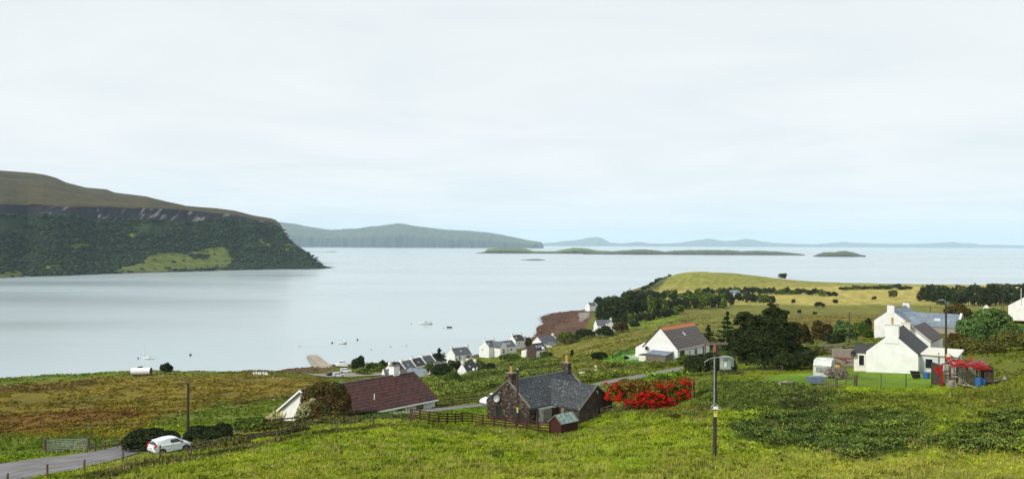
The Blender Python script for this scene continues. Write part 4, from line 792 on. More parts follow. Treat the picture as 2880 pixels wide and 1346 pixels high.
# --- right hand shrubs
SHR = [((2785,905),78,46,150,'leaf_blue','big blue green willow clump on the right, below the far white gable',9000,.26),((2730,925),48,32,142,'leaf_blue','pale green bush at the left end of the willow clump',4000,.24),((2850,945),60,30,140,'leaf_blue','bluish bush at the right edge above the olive thicket',4000,.24),
 ((2760,985),80,34,122,'leaf_olive','olive brown thicket right of the flat roofed kitchen',9000,.2),((2840,965),60,36,124,'leaf_olive','olive thicket at the right edge of the picture',7000,.2),((2700,880),45,26,210,'leaf_brown','dark brown bush beyond the pole by the farmhouse',4000,.34),((2690,955),24,24,128,'leaf_brown','brown bush at the corner of the roughcast cross wing',2500,.2),
 ((2258,935),28,26,190,'leaf_brown','russet bush just right of the huge windswept tree',2500,.3),((2312,930),34,30,188,'leaf_brown','sparse russet tree behind the timber stack',2500,.3),((2345,955),38,20,176,'leaf_hedge','dark low hedge behind the timber stack',3000,.28),((2375,925),36,26,196,'leaf_blue','blue green bush left of the farmhouse',3000,.32),((2428,935),30,30,182,'leaf_mid','green bush touching the white gable of the farmhouse',3500,.3),
 ((2300,985),38,14,150,'leaf_olive','low olive bramble beside the driveway bend',2500,.22),((2442,900),10,10,235,'leaf_hedge','small dark bush on the slope left of the farmhouse chimney',500,.35)]
for i, ((cx_, cy_), rx_, ry_, D, mt, lab, n_, lf) in enumerate(SHR):
    c0 = gd(cx_, D); top = at(cx_, cy_-ry_, D)[2]-c0.z; top = max(top, 1.0)
    bush('bush', lab, c0, pxs(D, rx_), pxs(D, rx_)*.7, top, mt, n_, lf, 40+i)
# --- mid slope shrubs and copses (labels say where)
SH2 = [((1688,1012),28,12,182,'leaf_hedge','dark low bush before the fenced lawn of the orange ridged house',1500,.28),((1935,1006),32,10,158,'leaf_mid','low green shrub bed before the windows of the orange ridged house',1800,.2),((1275,1090),26,18,200,'leaf_mid','round green bush alone on the slope above the bungalow roof',1800,.32),
 ((2306,864),18,9,560,'leaf_dark','dark flat topped bush, largest on the open hillside',300,.8),((2350,854),8,6,600,'leaf_dark','small dark bush near the top of the open hillside',150,.8),((2248,881),6,5,500,'leaf_dark','small dark bush low on the open hillside, left of the pair',120,.7),((2292,888),7,4,480,'leaf_mid','small green bush low on the open hillside, right of the pair',120,.7),((2232,846),7,5,640,'leaf_dark','tiny bush at the left end of the yellow field edge',120,.8),((2459,843),8,5,660,'leaf_dark','tiny bush on the yellow field edge above the farmhouse',120,.8),
 ((2513,835),16,13,690,'leaf_olive','olive tree standing alone on the yellow field edge',400,.9),((1010,1022),22,20,338,'leaf_dark','dark umbrella shaped tree beside the boat yard',1800,.45),((1030,1044),24,8,330,'leaf_mid','low hedge at the foot of the umbrella shaped tree',800,.45),((1078,1022),9,9,352,'leaf_dark','left one of two dark round bushes left of the cottage row',400,.45),((1093,1026),10,9,350,'leaf_dark','right one of two dark round bushes left of the cottage row',400,.45),((1060,1034),34,12,342,'leaf_mid','green thicket between boat yard and cottage row',1500,.45),
 ((1245,1040),30,20,312,'leaf_hedge','dark mass of bushes below the big two storey village house',2600,.45),((1210,1030),18,14,325,'leaf_mid','green bush before the middle of the cottage row',900,.45),((1280,1022),22,10,340,'leaf_hedge','dark bush at the porch of the big village house',900,.45),((1372,1052),36,16,300,'leaf_hedge','dark thicket right of the black roofed cottage',2600,.42),((1340,1020),34,10,350,'leaf_mid','green scrub below the white L shaped house',1600,.45),
 ((1430,1006),34,10,365,'leaf_mid','green scrub below the low long cottage',1600,.45),((1480,975),20,18,425,'leaf_brown','brown windblown tree at the shore end of the village',1100,.55),((1535,1010),16,12,340,'leaf_mid','bush at the right end of the dark stone cottage',600,.45),((1488,968),18,10,440,'leaf_dark','dark flat crowned tree over the beach corner',700,.55),
 ((1600,965),36,16,400,'leaf_mid','green copse, left part, below the dormer house',1800,.55),((1650,964),34,15,400,'leaf_dark','dark copse right below the dormer house',2200,.55),((1700,966),34,15,385,'leaf_dark','dark copse, middle part, below the dormer house',2200,.55),((1745,955),28,16,400,'leaf_brown','brown copse, right end, below the dormer house',1400,.55),((1600,978),30,8,385,'leaf_brown','low brown scrub under the green copse',900,.5),
 ((1750,927),20,14,440,'leaf_hedge','dark trees hard against the right wall of the dormer house',1400,.55),((1785,945),16,10,430,'leaf_dark','dark bush right of the dormer house, beyond its garden',900,.55),((1545,1000),14,8,345,'leaf_dark','small dark bush behind the stone cottage chimney',400,.45),((1610,1010),5,12,240,'leaf_dark','small dark sapling on the slope above the yellow chimney pot',300,.3),((468,1034),18,14,266,'leaf_hedge','dark cube shaped bush on the shore bluff beside the white tank',1800,.4),((395,1034),10,5,275,'leaf_mid','small green bush behind the white tank',300,.4),
 ((1762,1014),8,5,172,'leaf_dark','small tuft of shrub left of the lean-to store',200,.25),((1830,955),10,8,235,'leaf_mid','bush left of the outbuilding behind the orange ridged house',400,.35),((2200,784),14,9,1080,'leaf_dark','dark bush clump on the brow of the headland field',260,1.3)]
for i, ((cx_, cy_), rx_, ry_, D, mt, lab, n_, lf) in enumerate(SH2):
    c0 = gd(cx_, D) if cx_ != 468 else g(468, 1051); D = c0.y; hh = pxs(D, ry_*2); pz = at(cx_, cy_-ry_, D)[2]-c0.z; hh = min(max(hh, pz, .6), hh*1.7)
    bush('bush' if 'tree' not in lab else 'small_tree', lab, c0, pxs(D, rx_), pxs(D, rx_)*.7, hh, mt, n_, lf, 80+i, cat='bush' if 'tree' not in lab else 'tree', k=10)
conifer('conifer', 'dark spiky conifer standing behind the white cottage row by the sea', gd(1237, 360), 4.4, 8.2, 1500, .55, 11, rag=.6, base=.12)
# --- tree belts beyond: a few kinds, copied
KINDS = {}
for nm, mt, sd_, rx_, h_ in (('a', 'leaf_dark', 1, 4.2, 8), ('b', 'leaf_dark', 2, 4.0, 9), ('c', 'leaf_mid', 3, 3.8, 7.5), ('d', 'leaf_hedge', 4, 4.4, 7.5), ('e', 'leaf_olive', 5, 3.6, 7)):
    KINDS[nm] = dict(mt=mt, sd=sd_, rx=rx_, h=h_, src=None)
def place(nm, loc, s, sz, rz, label, group):
    k = KINDS[nm]
    if k['src'] is None: o = tree('belt_tree', label, loc, k['rx'], k['rx'], k['h'], k['mt'], 650, .75, k['sd']+200, group, k=13, base=-.12); k['src'] = o
    else: o = copy_tree(k['src']); o['label'] = label; o['group'] = group
    o.location = (loc[0], loc[1], loc[2]-.3); o.scale = (s, s, sz); o.rotation_euler = (0, 0, rz)
BELT = [  # base polyline (px, py), spacing px, height px, kinds, label, group
 ([(1688,905),(1720,908),(1760,893),(1790,884)], 13, 60, 'abd', 'dark tree in the wood above the shingle beach', 'trees of the wood above the beach'),
 ([(1700,882),(1760,876),(1830,880),(1880,872)], 15, 42, 'abc', 'dark tree in the back rank of the wood above the beach', 'back rank of the wood above the beach'),
 ([(1800,868),(1900,868),(1990,866),(2060,862)], 15, 34, 'abcd', 'tree of the wood round the white gable on the hill', 'trees round the white gable'),
 ([(1690,858),(1760,852),(1850,846),(1960,845),(2080,848),(2170,852)], 19, 28, 'abcd', 'tree in the long belt below the yellow headland fields', 'long belt below the headland fields'),
 ([(1735,912),(1790,906),(1850,896),(1900,884),(1925,876)], 16, 26, 'acd', 'tree in the slanting row left of the small green field', 'slanting row by the green field'),
 ([(1770,828),(1850,826)], 16, 10, 'ad', 'low bush in the hedge line on the left of the upper yellow field', 'hedge bushes left of the upper field'),
 ([(1960,826),(2120,826),(2250,828),(2360,834)], 13, 18, 'abcd', 'tree in the hedge line dividing the two yellow fields', 'hedge line between the yellow fields'),
 ([(1772,834),(1800,822),(1830,808),(1850,792),(1866,776),(1890,768)], 9, 12, 'ad', 'low dark scrub on the steep seaward edge of the headland', 'scrub on the headland edge'),
 ([(2370,814),(2480,812),(2560,812)], 16, 12, 'ac', 'bush on the far edge of the yellow field', 'bushes at the far edge of the field'),
 ([(2590,850),(2680,856),(2780,858),(2880,858),(2960,860)], 13, 46, 'abd', 'dark tree in the thick plantation at the right', 'plantation at the right'),
 ([(2610,828),(2700,830),(2800,832),(2900,836)], 17, 30, 'abde', 'tree at the back of the plantation at the right', 'back of the right hand plantation'),
 ([(2790,806),(2860,806),(2920,806)], 18, 9, 'ac', 'low bush on the skyline field at the right', 'skyline bushes at the right')]
for bi, (P, sp, hp, ks, lab, grp) in enumerate(BELT):
    q = random.Random(bi); P = np.array(P, float); seg = np.hypot(*(P[1:]-P[:-1]).T); tot = seg.sum(); s = 0
    while s < tot:
        i = np.searchsorted(np.cumsum(seg), s); i = min(i, len(seg)-1); t_ = (s-(np.cumsum(seg)[i]-seg[i]))/seg[i]; px, py = P[i]*(1-t_)+P[i+1]*t_
        loc = g(px+q.uniform(-4, 4), py+q.uniform(-2, 2), 1150); D = loc.y; hm_ = pxs(D, hp)*q.uniform(.75, 1.2); nm = q.choice(ks); k = KINDS[nm]
        sz_ = hm_/k['h']; wd = max(pxs(D, sp)*q.uniform(.75, 1.05), hm_*.35); place(nm, loc, wd/k['rx'], sz_, q.uniform(0, 6.28), lab, grp); s += sp*q.uniform(.7, 1.3)
# ------------------------------------------------------------------ grass, bracken, heather: uncountable cover
def tufts(name, n, region, hgt_rng, wid, mat, label, cat, colf, seed, dens=None, blades=3, lean=.5):
    q = np.random.default_rng(seed); (a0, a1), (d0, d1) = region
    th_ = q.uniform(R(a0), R(a1), n); r_ = np.sqrt(q.uniform(d0**2, d1**2, n)) if d1/d0 < 2.2 else d0*(d1/d0)**(q.random(n)**.8); x = r_*np.sin(th_); y = r_*np.cos(th_)
    z = hgt(x, y); keep = (roaddist(x, y) > .3) & (z > .8)
    for fx, fy, fr in ((1.5, 96.5, 3), (4.5, 99.5, 3.5), (6.5, 97, 3.5), (-23.5, 106, 4), (-19, 111, 4), (-15.5, 115.5, 4)): keep &= np.hypot(x-fx, y-fy) > fr
    px, py = proj(x, y, z); keep &= ~inpoly(px, py, [(2120,1070),(2200,1050),(2420,1030),(2640,1035),(2650,1085),(2540,1092),(2400,1084),(2290,1085)])
    if dens is not None: keep &= dens(x, y, z, px, py, q)
    x, y, z = x[keep], y[keep], z[keep]; m = len(x); c = colf(x, y, z)*q.uniform(.8 if 'moor' in name else .65, 1.25 if 'moor' in name else 1.7, (m, 1))*(1+q.normal(size=(m, 3))*[.06, .04, .05])
    far = np.clip(np.hypot(x, y)/70, .8, 3); V = []; C_ = []
    for b_ in range(blades):
        a = q.uniform(0, 6.28, m); h_ = q.uniform(*hgt_rng, m)*far**.4; w_ = wid*far*q.uniform(.6, 1.3, m); ox = q.normal(0, wid*1.2, m); oy = q.normal(0, wid*1.2, m); lx = q.normal(0, lean, m)*h_; ly = q.normal(0, lean, m)*h_
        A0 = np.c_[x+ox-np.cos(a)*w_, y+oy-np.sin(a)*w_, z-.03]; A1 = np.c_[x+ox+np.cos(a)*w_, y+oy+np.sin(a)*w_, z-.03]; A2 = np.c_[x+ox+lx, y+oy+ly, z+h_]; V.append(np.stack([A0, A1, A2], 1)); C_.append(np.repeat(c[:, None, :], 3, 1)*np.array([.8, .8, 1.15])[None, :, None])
    V = np.concatenate(V).reshape(-1, 3); C_ = np.concatenate(C_).reshape(-1, 3)
    return tag(npmesh(name, V, np.arange(len(V)).reshape(-1, 3), mat, col=np.clip(C_, .003, .9)), label, cat, kind='stuff')
M['blade'] = attrmat('grass blades', .5, .2)
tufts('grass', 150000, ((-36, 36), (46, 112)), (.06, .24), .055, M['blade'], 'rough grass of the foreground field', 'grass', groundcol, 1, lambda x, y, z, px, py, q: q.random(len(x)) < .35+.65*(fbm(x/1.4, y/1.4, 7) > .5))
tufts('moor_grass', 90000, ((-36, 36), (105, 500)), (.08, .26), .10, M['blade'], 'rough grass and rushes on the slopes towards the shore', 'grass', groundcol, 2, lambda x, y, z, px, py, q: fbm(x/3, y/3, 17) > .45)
def brk(x, y, z, px, py, q):
    wob_ = (fbm(x/3, y/3, 5)-.5)*120; e_ = np.zeros(len(x), bool); nf = fbm(x/2.2, y/2.2, 99); e3 = inpoly(px+wob_, py, [(1960,1068),(2120,1072),(2300,1086),(2420,1112),(2330,1160),(2100,1155),(1960,1150)]) & (q.random(len(x)) < .16)
    for P in ([(2060,1190),(2150,1168),(2330,1152),(2500,1150),(2580,1165),(2610,1215),(2540,1260),(2440,1285),(2250,1262),(2110,1235)], [(2590,1235),(2700,1200),(2900,1150),(2900,1275),(2740,1265),(2610,1250)]): e_ |= inpoly(px+wob_, py+wob_*.4, P)
    return ((e_ & (q.random(len(x)) < (nf*3-1))) | e3 | ((q.random(len(x)) < .03) & (px > 2000) & (py > 1110) & (py < 1285))) & (fbm(x/1.1, y/1.1, 27)+.35*(fbm(x/5, y/5, 29)-.5) > .47)
def frond(name, n, region, seed, dens, label, sc=1., nb=7, cat='bracken'):
    q = np.random.default_rng(seed); (a0, a1), (d0, d1) = region; th_ = q.uniform(R(a0), R(a1), n); r_ = q.uniform(d0, d1, n); x = r_*np.sin(th_); y = r_*np.cos(th_); z = hgt(x, y); px, py = proj(x, y, z)
    k = dens(x, y, z, px, py, q); x, y, z = x[k], y[k], z[k]; m = len(x); c = (groundcol(x, y, z)*.8+np.array((.040, .062, .008)))*(q.random((m, 1))**1.6*1.7+.35); V = []; C_ = []
    for b_ in range(nb):
        a = q.uniform(0, 6.28, m); l_ = sc*q.uniform(.14, .36, m); h_ = sc*q.uniform(.12, .48, m); w_ = l_*.32; dx, dy = np.cos(a), np.sin(a); ox = q.normal(0, .2*sc, m); oy = q.normal(0, .2*sc, m)
        B0 = np.c_[x+ox, y+oy, z+h_*.75]; B1 = np.c_[x+ox+dx*l_*.5-dy*w_, y+oy+dy*l_*.5+dx*w_, z+h_]; B2 = np.c_[x+ox+dx*l_, y+oy+dy*l_, z+h_*.8]; B3 = np.c_[x+ox+dx*l_*.5+dy*w_, y+oy+dy*l_*.5-dx*w_, z+h_]
        V.append(np.stack([B0, B1, B2, B3], 1)); C_.append(np.repeat((c*q.uniform(.7, 1.3, (m, 1)))[:, None, :], 4, 1))
    V = np.concatenate(V).reshape(-1, 3); C_ = np.concatenate(C_).reshape(-1, 3); return tag(npmesh(name, V, np.arange(len(V)).reshape(-1, 4), M['blade'], col=np.clip(C_, .003, .9)), label, cat, kind='stuff')
frond('bracken', 60000, ((3, 36), (52, 108)), 5, brk, 'dark bracken on the bank before the caravan and the ruined shed')
hedge('bank_growth', 'overgrown grassy bank below the fence in front of the bungalow', (690, 1010), 91, 20, 'leaf_olive', 6000, .15, 31, 1.4, cat='bank')
hedge('bank_growth', 'green weedy bank at the braced corner post of the red fence', (1000, 1165), 94, 16, 'leaf_mid', 3000, .15, 32, 1.2, cat='bank')
hedge('shrub_row', 'dark shaded shrubs between the bungalow eaves and the dark rail fence', (850, 1060), 99, 22, 'leaf_hedge', 5000, .15, 34, 1.4, cat='shrubs')
hedge('bank_growth', 'dry brown grass growing behind the fence right of the white car', (590, 860), 84, 14, 'leaf_brown', 3500, .15, 33, 1.0, cat='bank')
# ------------------------------------------------------------------ poles
def pole(name, label, base, h, r_=.14, cat='pole', group=None):
    o = empty(name, base, 0, label, cat, group); MB().tube([(0, 0, -.6), (0, 0, h*.5), (0, 0, h)], [r_, r_*.9, r_*.72], 10).build('pole', M['polewood'], o); return o
b0 = g(2010, 1288); ph = at(2005, 958, b0.y)[2]-b0.z
tp_ = pole('transformer_pole', 'nearest tall wooden pole carrying a pale green electrical cabinet', b0, ph, .155)
def P(z_frac): return ph*z_frac
def zpx(py): return at(2008, py, b0.y)[2]-b0.z
cxo = .0
MB().box((-.05, -.2, ph-.2), (2.0, .11, .12), rz=.25).build('crossarm', M['greywood'], tp_)
b = MB(); b.box((.1, .2, ph-.55), (.3, .12, .9), rz=.2); b.box((-.1, -.25, ph-.5), (.16, .2, .55)); b.build('bracket', M['rust'], tp_)
for xx in (-.85, -.3, .75): MB().tube([(xx, -.2+xx*.25, ph-.18), (xx, -.2+xx*.25, ph-.05), (xx, -.2+xx*.25, ph+.02)], [.035, .055, .03], 7).build('insulator', M['rust'], tp_)
cb2 = MB().box((.72, -.12, zpx(1018)), (.62, .5, .75), rz=.25).build('cabinet', M['greenbox'], tp_)
MB().box((.72, -.16, zpx(1002)), (.74, .62, .06), rz=.25).build('cabinet_lid', M['galv'], cb2); MB().box((.66, -.40, zpx(1023)), (.2, .03, .32), rz=.25).build('cabinet_door', M['white'], cb2)
for k in range(3): MB().box((.5+k*.14, -.42+k*.03, zpx(1010)), (.09, .03, .06), rz=.25).build('vent', M['black'], cb2)
MB().box((1.15, .15, zpx(1018)), (.34, .5, .62), rz=.25).build('cabinet_fins', M['galv'], tp_)
MB().box((.72, -.15, zpx(1034)), (.66, .56, .1), rz=.25).build('cabinet_shelf', M['galv'], tp_)
MB().tube([(-.8, -.3, zpx(1025)), (-.85, -.3, zpx(1016)), (-.55, -.3, zpx(1008)), (-.15, -.28, zpx(1003)), (.5, -.3, zpx(1003)), (.55, -.3, zpx(1012))], .03, 6).build('cable', M['galv'], tp_)
for dx, dy in ((.2, .4), (.5, .45)): MB().tube([(dx-.2, dy-.3, zpx(996)), (dx, dy, zpx(985)), (dx+.5, dy, zpx(990)), (dx+.9, dy, zpx(999))], .025, 5).build('cable', M['leaf_blue'], tp_)
MB().tube([(-.1, -.24, zpx(1003)), (-.1, -.24, zpx(1130))], .05, 7).build('conduit', M['galv'], tp_)
MB().prism([(-.2, -.06), (.2, -.06), (.15, .16), (-.15, .16)], -.30, -.14, 'y').build('cable_box', M['white'], tp_, loc=(0, 0, zpx(1146)))
MB().tube([(-.06, -.25, zpx(1132)), (-.34, -.25, zpx(1142)), (-.36, -.25, zpx(1148)), (-.2, -.25, zpx(1152))], .03, 6).build('cable', M['galv'], tp_)
MB().tube([(-.04, -.25, zpx(1132)), (.34, -.25, zpx(1143)), (.38, -.25, zpx(1150)), (.25, -.25, zpx(1152))], .03, 6).build('cable', M['galv'], tp_)
sg_ = MB().box((0, -.19, zpx(1161)), (.26, .03, .44)).build('warning_sign', M['yellow'], tp_)
z_ = zpx(1157); MB().add([(-.075, -.212, z_-.06), (.075, -.212, z_-.06), (0, -.212, z_+.08)], [(0, 1, 2)]).build('symbol', M['black'], sg_); MB().box((0, -.21, zpx(1165)), (.2, .006, .11)).build('text_plate', M['white'], sg_)
for xx in (-.07, .01, .07): MB().box((xx, -.216, zpx(1165)), (.035, .006, .05)).build('lettering', M['black'], sg_)
# left pole
b0 = g(528, 1246); h_ = at(523, 1076, b0.y)[2]-b0.z; o = pole('telegraph_pole', 'tall dark wooden pole with a short crossbar behind the white car', b0, h_, .15)
MB().box((-.25, -.1, h_+.02), (1.0, .12, .14), rz=.1).build('crossarm', M['wood'], o); MB().box((.0, -.17, 1.2), (.14, .05, .5)).build('sign_plate', M['galv'], o)
# pole in front of the stone cottage
b0 = g(1455, 1201); h_ = at(1455, 1036, b0.y)[2]-b0.z; o = pole('telegraph_pole', 'slim wooden pole with yellow plate in front of the stone cottage', b0, h_, .13)
zz = at(1455, 1148, b0.y)[2]-b0.z; MB().box((.0, -.14, zz), (.2, .03, .34)).build('warning_sign', M['yellow'], o); MB().box((.0, -.14, zz-.32), (.17, .03, .18)).build('number_plate', M['white'], o)
MB().tube([(0, -.02, h_-.1), (0, -.02, h_+.05)], [.13, .09], 8).build('pole_cap', M['galv'], o)
# street lamp pole, right
b0 = gd(2661, 100); h_ = at(2657, 846, 100)[2]-b0.z; o = pole('street_lamp', 'tall wooden pole with small lamp arm beside the ruined red shed', b0, h_, .15, 'street lamp')
MB().tube([(0, -.05, h_-.5), (-.15, -.1, h_), (-.35, -.15, h_+.18), (-.8, -.2, h_+.16)], .045, 6).build('lamp_arm', M['galv'], o); MB().box((-.75, -.2, h_+.13), (.5, .2, .12)).build('lamp', M['galv'], o)
MB().box((.1, 0, h_-.2), (.5, .1, .1)).build('crossarm', M['galv'], o); MB().box((0, -.16, at(2660, 1000, 100)[2]-b0.z), (.2, .03, .5)).build('warning_sign', M['yellow'], o)
for i, (px, y0, y1, D, lab) in enumerate([(2389, 962, 878, 165, 'thin leaning pole beside the timber stack'), (2817, 856, 818, 330, 'left one of the pair of thin poles near the far right gable'), (2823, 858, 822, 330, 'right one of the pair of thin poles near the far right gable'), (2846, 850, 826, 320, 'short pole with a tee top near the far right gable'), (1765, 912, 896, 470, 'thin pole on the field behind the dormer house'), (1832, 900, 880, 480, 'thin pole by the slanting row of trees'), (2617, 888, 860, 260, 'thin pole on the field beyond the farmhouse'), (1506, 975, 945, 420, 'thin pole beside the gable of the low long cottage'), (1212, 1052, 1012, 318, 'thin pole before the cottage row'), (1236, 1105, 1072, 175, 'thin pole on the slope right of the bungalow')]):
    b0 = gd(px, D); h_ = at(px, y1, D)[2]-b0.z; o = pole('pole', lab, b0, max(h_, 3), .10+D*.0001)
    if i == 3: MB().box((0, 0, h_), (1.6, .15, .15)).build('crossarm', M['galv'], o)
# ------------------------------------------------------------------ fences
def fence(name, label, pts, post_h, mat, rails=0, rail_h=.1, pw=.1, wires=0, spacing=None, postmat=None, lean=0., cat='fence', jit=0, seed=0):
    """pts: ground points, one per post"""
    if spacing:
        Q = []
        for a, b in zip(pts[:-1], pts[1:]):
            n_ = max(1, round((b-a).length/spacing)); Q += [a.lerp(b, k/n_) for k in range(n_)]
        pts = Q+[pts[-1]]
    pts = [Vector((p.x, p.y, float(hgt(p.x, p.y)[0]))) for p in pts]; o = empty(name, pts[0], 0, label, cat); q = random.Random(seed); loc = [p-pts[0] for p in pts]
    for i, p in enumerate(loc):
        lx, ly = q.uniform(-lean, lean), q.uniform(-lean, lean); hh = post_h*(1+q.uniform(-jit, jit)); d = (loc[min(i+1, len(loc)-1)]-loc[max(i-1, 0)]); a = math.atan2(d.y, d.x)
        b = MB(); M_ = Matrix.Rotation(a, 3, 'Z')@Matrix.Rotation(lx, 3, 'X')@Matrix.Rotation(ly, 3, 'Y'); b.box(p+Vector((0, 0, hh/2-.2)), (pw, pw, hh+.4), M=M_); b.build('post', M[postmat or mat], o)
    for k in range(rails):
        z = post_h*(.93-.8*k/max(1, rails-.3)); b = MB()
        for p, r_ in zip(loc[:-1], loc[1:]):
            d = r_-p; off = Vector((d.y, -d.x, 0)).normalized()*(pw*.5+.02); A_, B_ = p+off+Vector((0, 0, z+q.uniform(-.02, .02))), r_+off+Vector((0, 0, z+q.uniform(-.02, .02))); v = Vector((0, 0, rail_h/2)); t_ = off.normalized()*.018
            b.add([A_-v-t_, A_-v+t_, A_+v+t_, A_+v-t_, B_-v-t_, B_-v+t_, B_+v+t_, B_+v-t_], [(0, 1, 2, 3), (7, 6, 5, 4), (0, 4, 5, 1), (1, 5, 6, 2), (2, 6, 7, 3), (3, 7, 4, 0)])
        b.build('rail', M[mat], o)
    for k in range(wires):
        z = post_h*(.92-.25*k); b = MB(); b.tube([p+Vector((0, 0, z)) for p in loc], .012, 3, caps=False); b.build('wire', M['wire'], o)
    return o
fence('wire_fence', 'post and wire fence along the near field edge up to the braced corner post', [g(*p) for p in [(20,1372),(133,1344),(237,1329),(345,1300),(450,1284),(537,1276),(620,1258),(705,1244),(780,1234),(870,1210),(948,1214),(985,1203),(1050,1196),(1103,1186),(1155,1183)]], 1.05, 'wood', 0, pw=.11, wires=3, lean=.06, jit=.12)
rp = [(1155,1180),(1181,1182),(1207,1187),(1233,1190),(1258,1191),(1281,1192),(1300,1190),(1328,1191),(1358,1196),(1390,1199),(1421,1203),(1452,1205),(1482,1208),(1515,1213),(1546,1216)]
fence('board_fence', 'red brown board fence in front of the stone cottage', [g(*p) for p in rp], 1.3, 'redwood', 4, .13, .12, lean=.02)
fence('board_fence', 'dark board fence between the little red hut and the stone cottage corner', [g(*p) for p in [(1578,1214),(1600,1207),(1628,1196),(1652,1187),(1680,1176)]], 1.15, 'darkwood', 4, .13, .11, lean=.02)
fence('board_fence', 'low three rail fence below the red flowering bank', [g(*p) for p in [(1690,1172),(1728,1164),(1768,1158),(1800,1150),(1830,1149)]], 1.1, 'wood', 3, .1, .12, lean=.08)
fence('rail_fence', 'dark two rail fence along the road side of the bungalow', [gd(p, D) for p, D in [(757,93),(790,93.5),(825,94),(862,94.5),(905,95),(950,95.5),(1000,96),(1050,98)]], 1.05, 'darkwood', 2, .15, .1, lean=.02)
fence('rail_fence', 'brown three rail fence beyond the road between bungalow and stone cottage', [gd(p, D) for p, D in [(1052,108),(1095,109),(1140,111),(1185,113),(1230,115),(1275,117),(1318,119),(1370,122)]], 1.1, 'darkwood', 3, .11, .1)
fence('garden_fence', 'dark rail fence round the bright lawn left of the orange ridged house', [g(*p) for p in [(1722,1006),(1724,1001),(1760,988),(1785,983),(1809,980)]], 1.1, 'darkwood', 3, .12, .12, spacing=2.6)
fence('wire_fence', 'thin post fence between the road and the orange ridged house', [g(*p) for p in [(1640,1062),(1700,1050),(1760,1040),(1830,1030),(1900,1022)]], 1.0, 'wood', 0, pw=.08, wires=2, spacing=3.4)
fence('wire_fence', 'wire fence of thin posts at the back of the lawn right of the red bank', [g(*p) for p in [(1950,1070),(2040,1064),(2090,1058),(2145,1052),(2200,1050)]], 1.1, 'wood', 0, pw=.09, wires=2, lean=.05)
fence('picket_fence', 'short weathered picket fence left of the leaning gate', [gd(p, D) for p, D in [(2310,92.3),(2352,92)]], 1.0, 'wood', 2, .08, .08, spacing=.28, lean=.05, jit=.1)
fence('wire_fence', 'thin posts across the lawn below the croft cottage', [gd(2412, 93), gd(2479, 92), gd(2549, 91), gd(2622, 92)], 1.7, 'polewood', 0, pw=.07, wires=2, lean=.06, jit=.3)
fence('rail_fence', 'low dark rail fence right of the field gate', [gd(250, 77.5), gd(272, 78), gd(300, 79), gd(335, 80.5), (gd(372, 82))], .85, 'wood', 2, .08, .12, lean=.1, jit=.2)
fence('post_row', 'two grey posts with a slanting brace at the right end of the red bank', [gd(1954, 97), gd(1948, 93.5)], 2.6, 'wood', 0, pw=.13, wires=1, lean=.05)
o = empty('corner_post', g(1160, 1184), 0, 'thick braced corner post where the red fence meets the wire fence', 'fence post')
MB().box((0, 0, .5), (.16, .16, 1.6)).build('post', M['wood'], o); MB().tube([(0, 0, 1.1), (-.9, -.2, 0)], .05, 6).build('brace', M['wood'], o); MB().tube([(0, 0, 1.1), (.75, -.6, -.1)], .05, 6).build('brace', M['wood'], o)
# gates
def gate(name, label, a, b, h_, bars, mat, postmat='wood', posts=True, tilt=0):
    o = empty(name, a, math.atan2(b.y-a.y, b.x-a.x), label, 'gate'); L = math.hypot(b.x-a.x, b.y-a.y); dz = b.z-a.z
    for k in range(bars): z = .15+(h_-.15)*k/(bars-1); MB().tube([(.12, 0, z), (L-.12, 0, z+dz+tilt)], .032, 6).build('bar', M[mat], o)
    bb = MB()
    for x in (.12, L*.5, L-.12): bb.tube([(x, 0, .12+(dz+tilt)*x/L), (x, 0, h_+(dz+tilt)*x/L)], .035, 6)
    bb.tube([(.12, 0, .15), (L-.12, 0, h_+dz)], .025, 5); bb.build('frame', M[mat], o)
    if posts:
        for x, z in ((0, 0), (L, dz)): MB().tube([(x, 0, z-.4), (x, 0, z+h_+.15)], .15, 8).build('gate_post', M[postmat], o)
    return o
gate('field_gate', 'metal seven bar field gate beside the road, lower left', g(126, 1277), g(248, 1268), 1.15, 7, 'galv')
gate('field_gate', 'weathered leaning field gate below the caravan lawn', gd(2353, 92), gd(2407, 93.2), 1.15, 5, 'wood', tilt=.25)
# ------------------------------------------------------------------ small red hut with glazed roof
c0 = g(1562, 1217); o = empty('garden_hut', c0, R(43), 'little red boarded hut with mossy glazed roof at the corner of the red fence', 'hut')
MB().prism([(-.85, -.3), (.85, -.3), (.85, 1.25), (0, 2.0), (-.85, 1.25)], 0, 2.7).build('board_wall', M['redwood'], o); b = MB()
for sg in (1, -1): b.prism([(0, 2.03), (sg*.98, 1.17), (sg*.98, 1.22), (0, 2.08)], -.05, 2.75)
b.build('roof', M['green_stain'], o); b = MB()
for k in range(5):
    for sg in (1, -1): x = k*.65; b.prism([(0, 2.09), (sg*1.0, 1.215), (sg*1.0, 1.25), (0, 2.125)], x-.03, x+.03)
b.build('glazing_bar', M['greywood'], o); b = MB()
for sg in (1, -1): b.prism([(0, 1.98), (sg*1.02, 1.12), (sg*1.02, 1.24), (0, 2.1)], -.12, -.06)
b.build('barge_board', M['barge'], o)
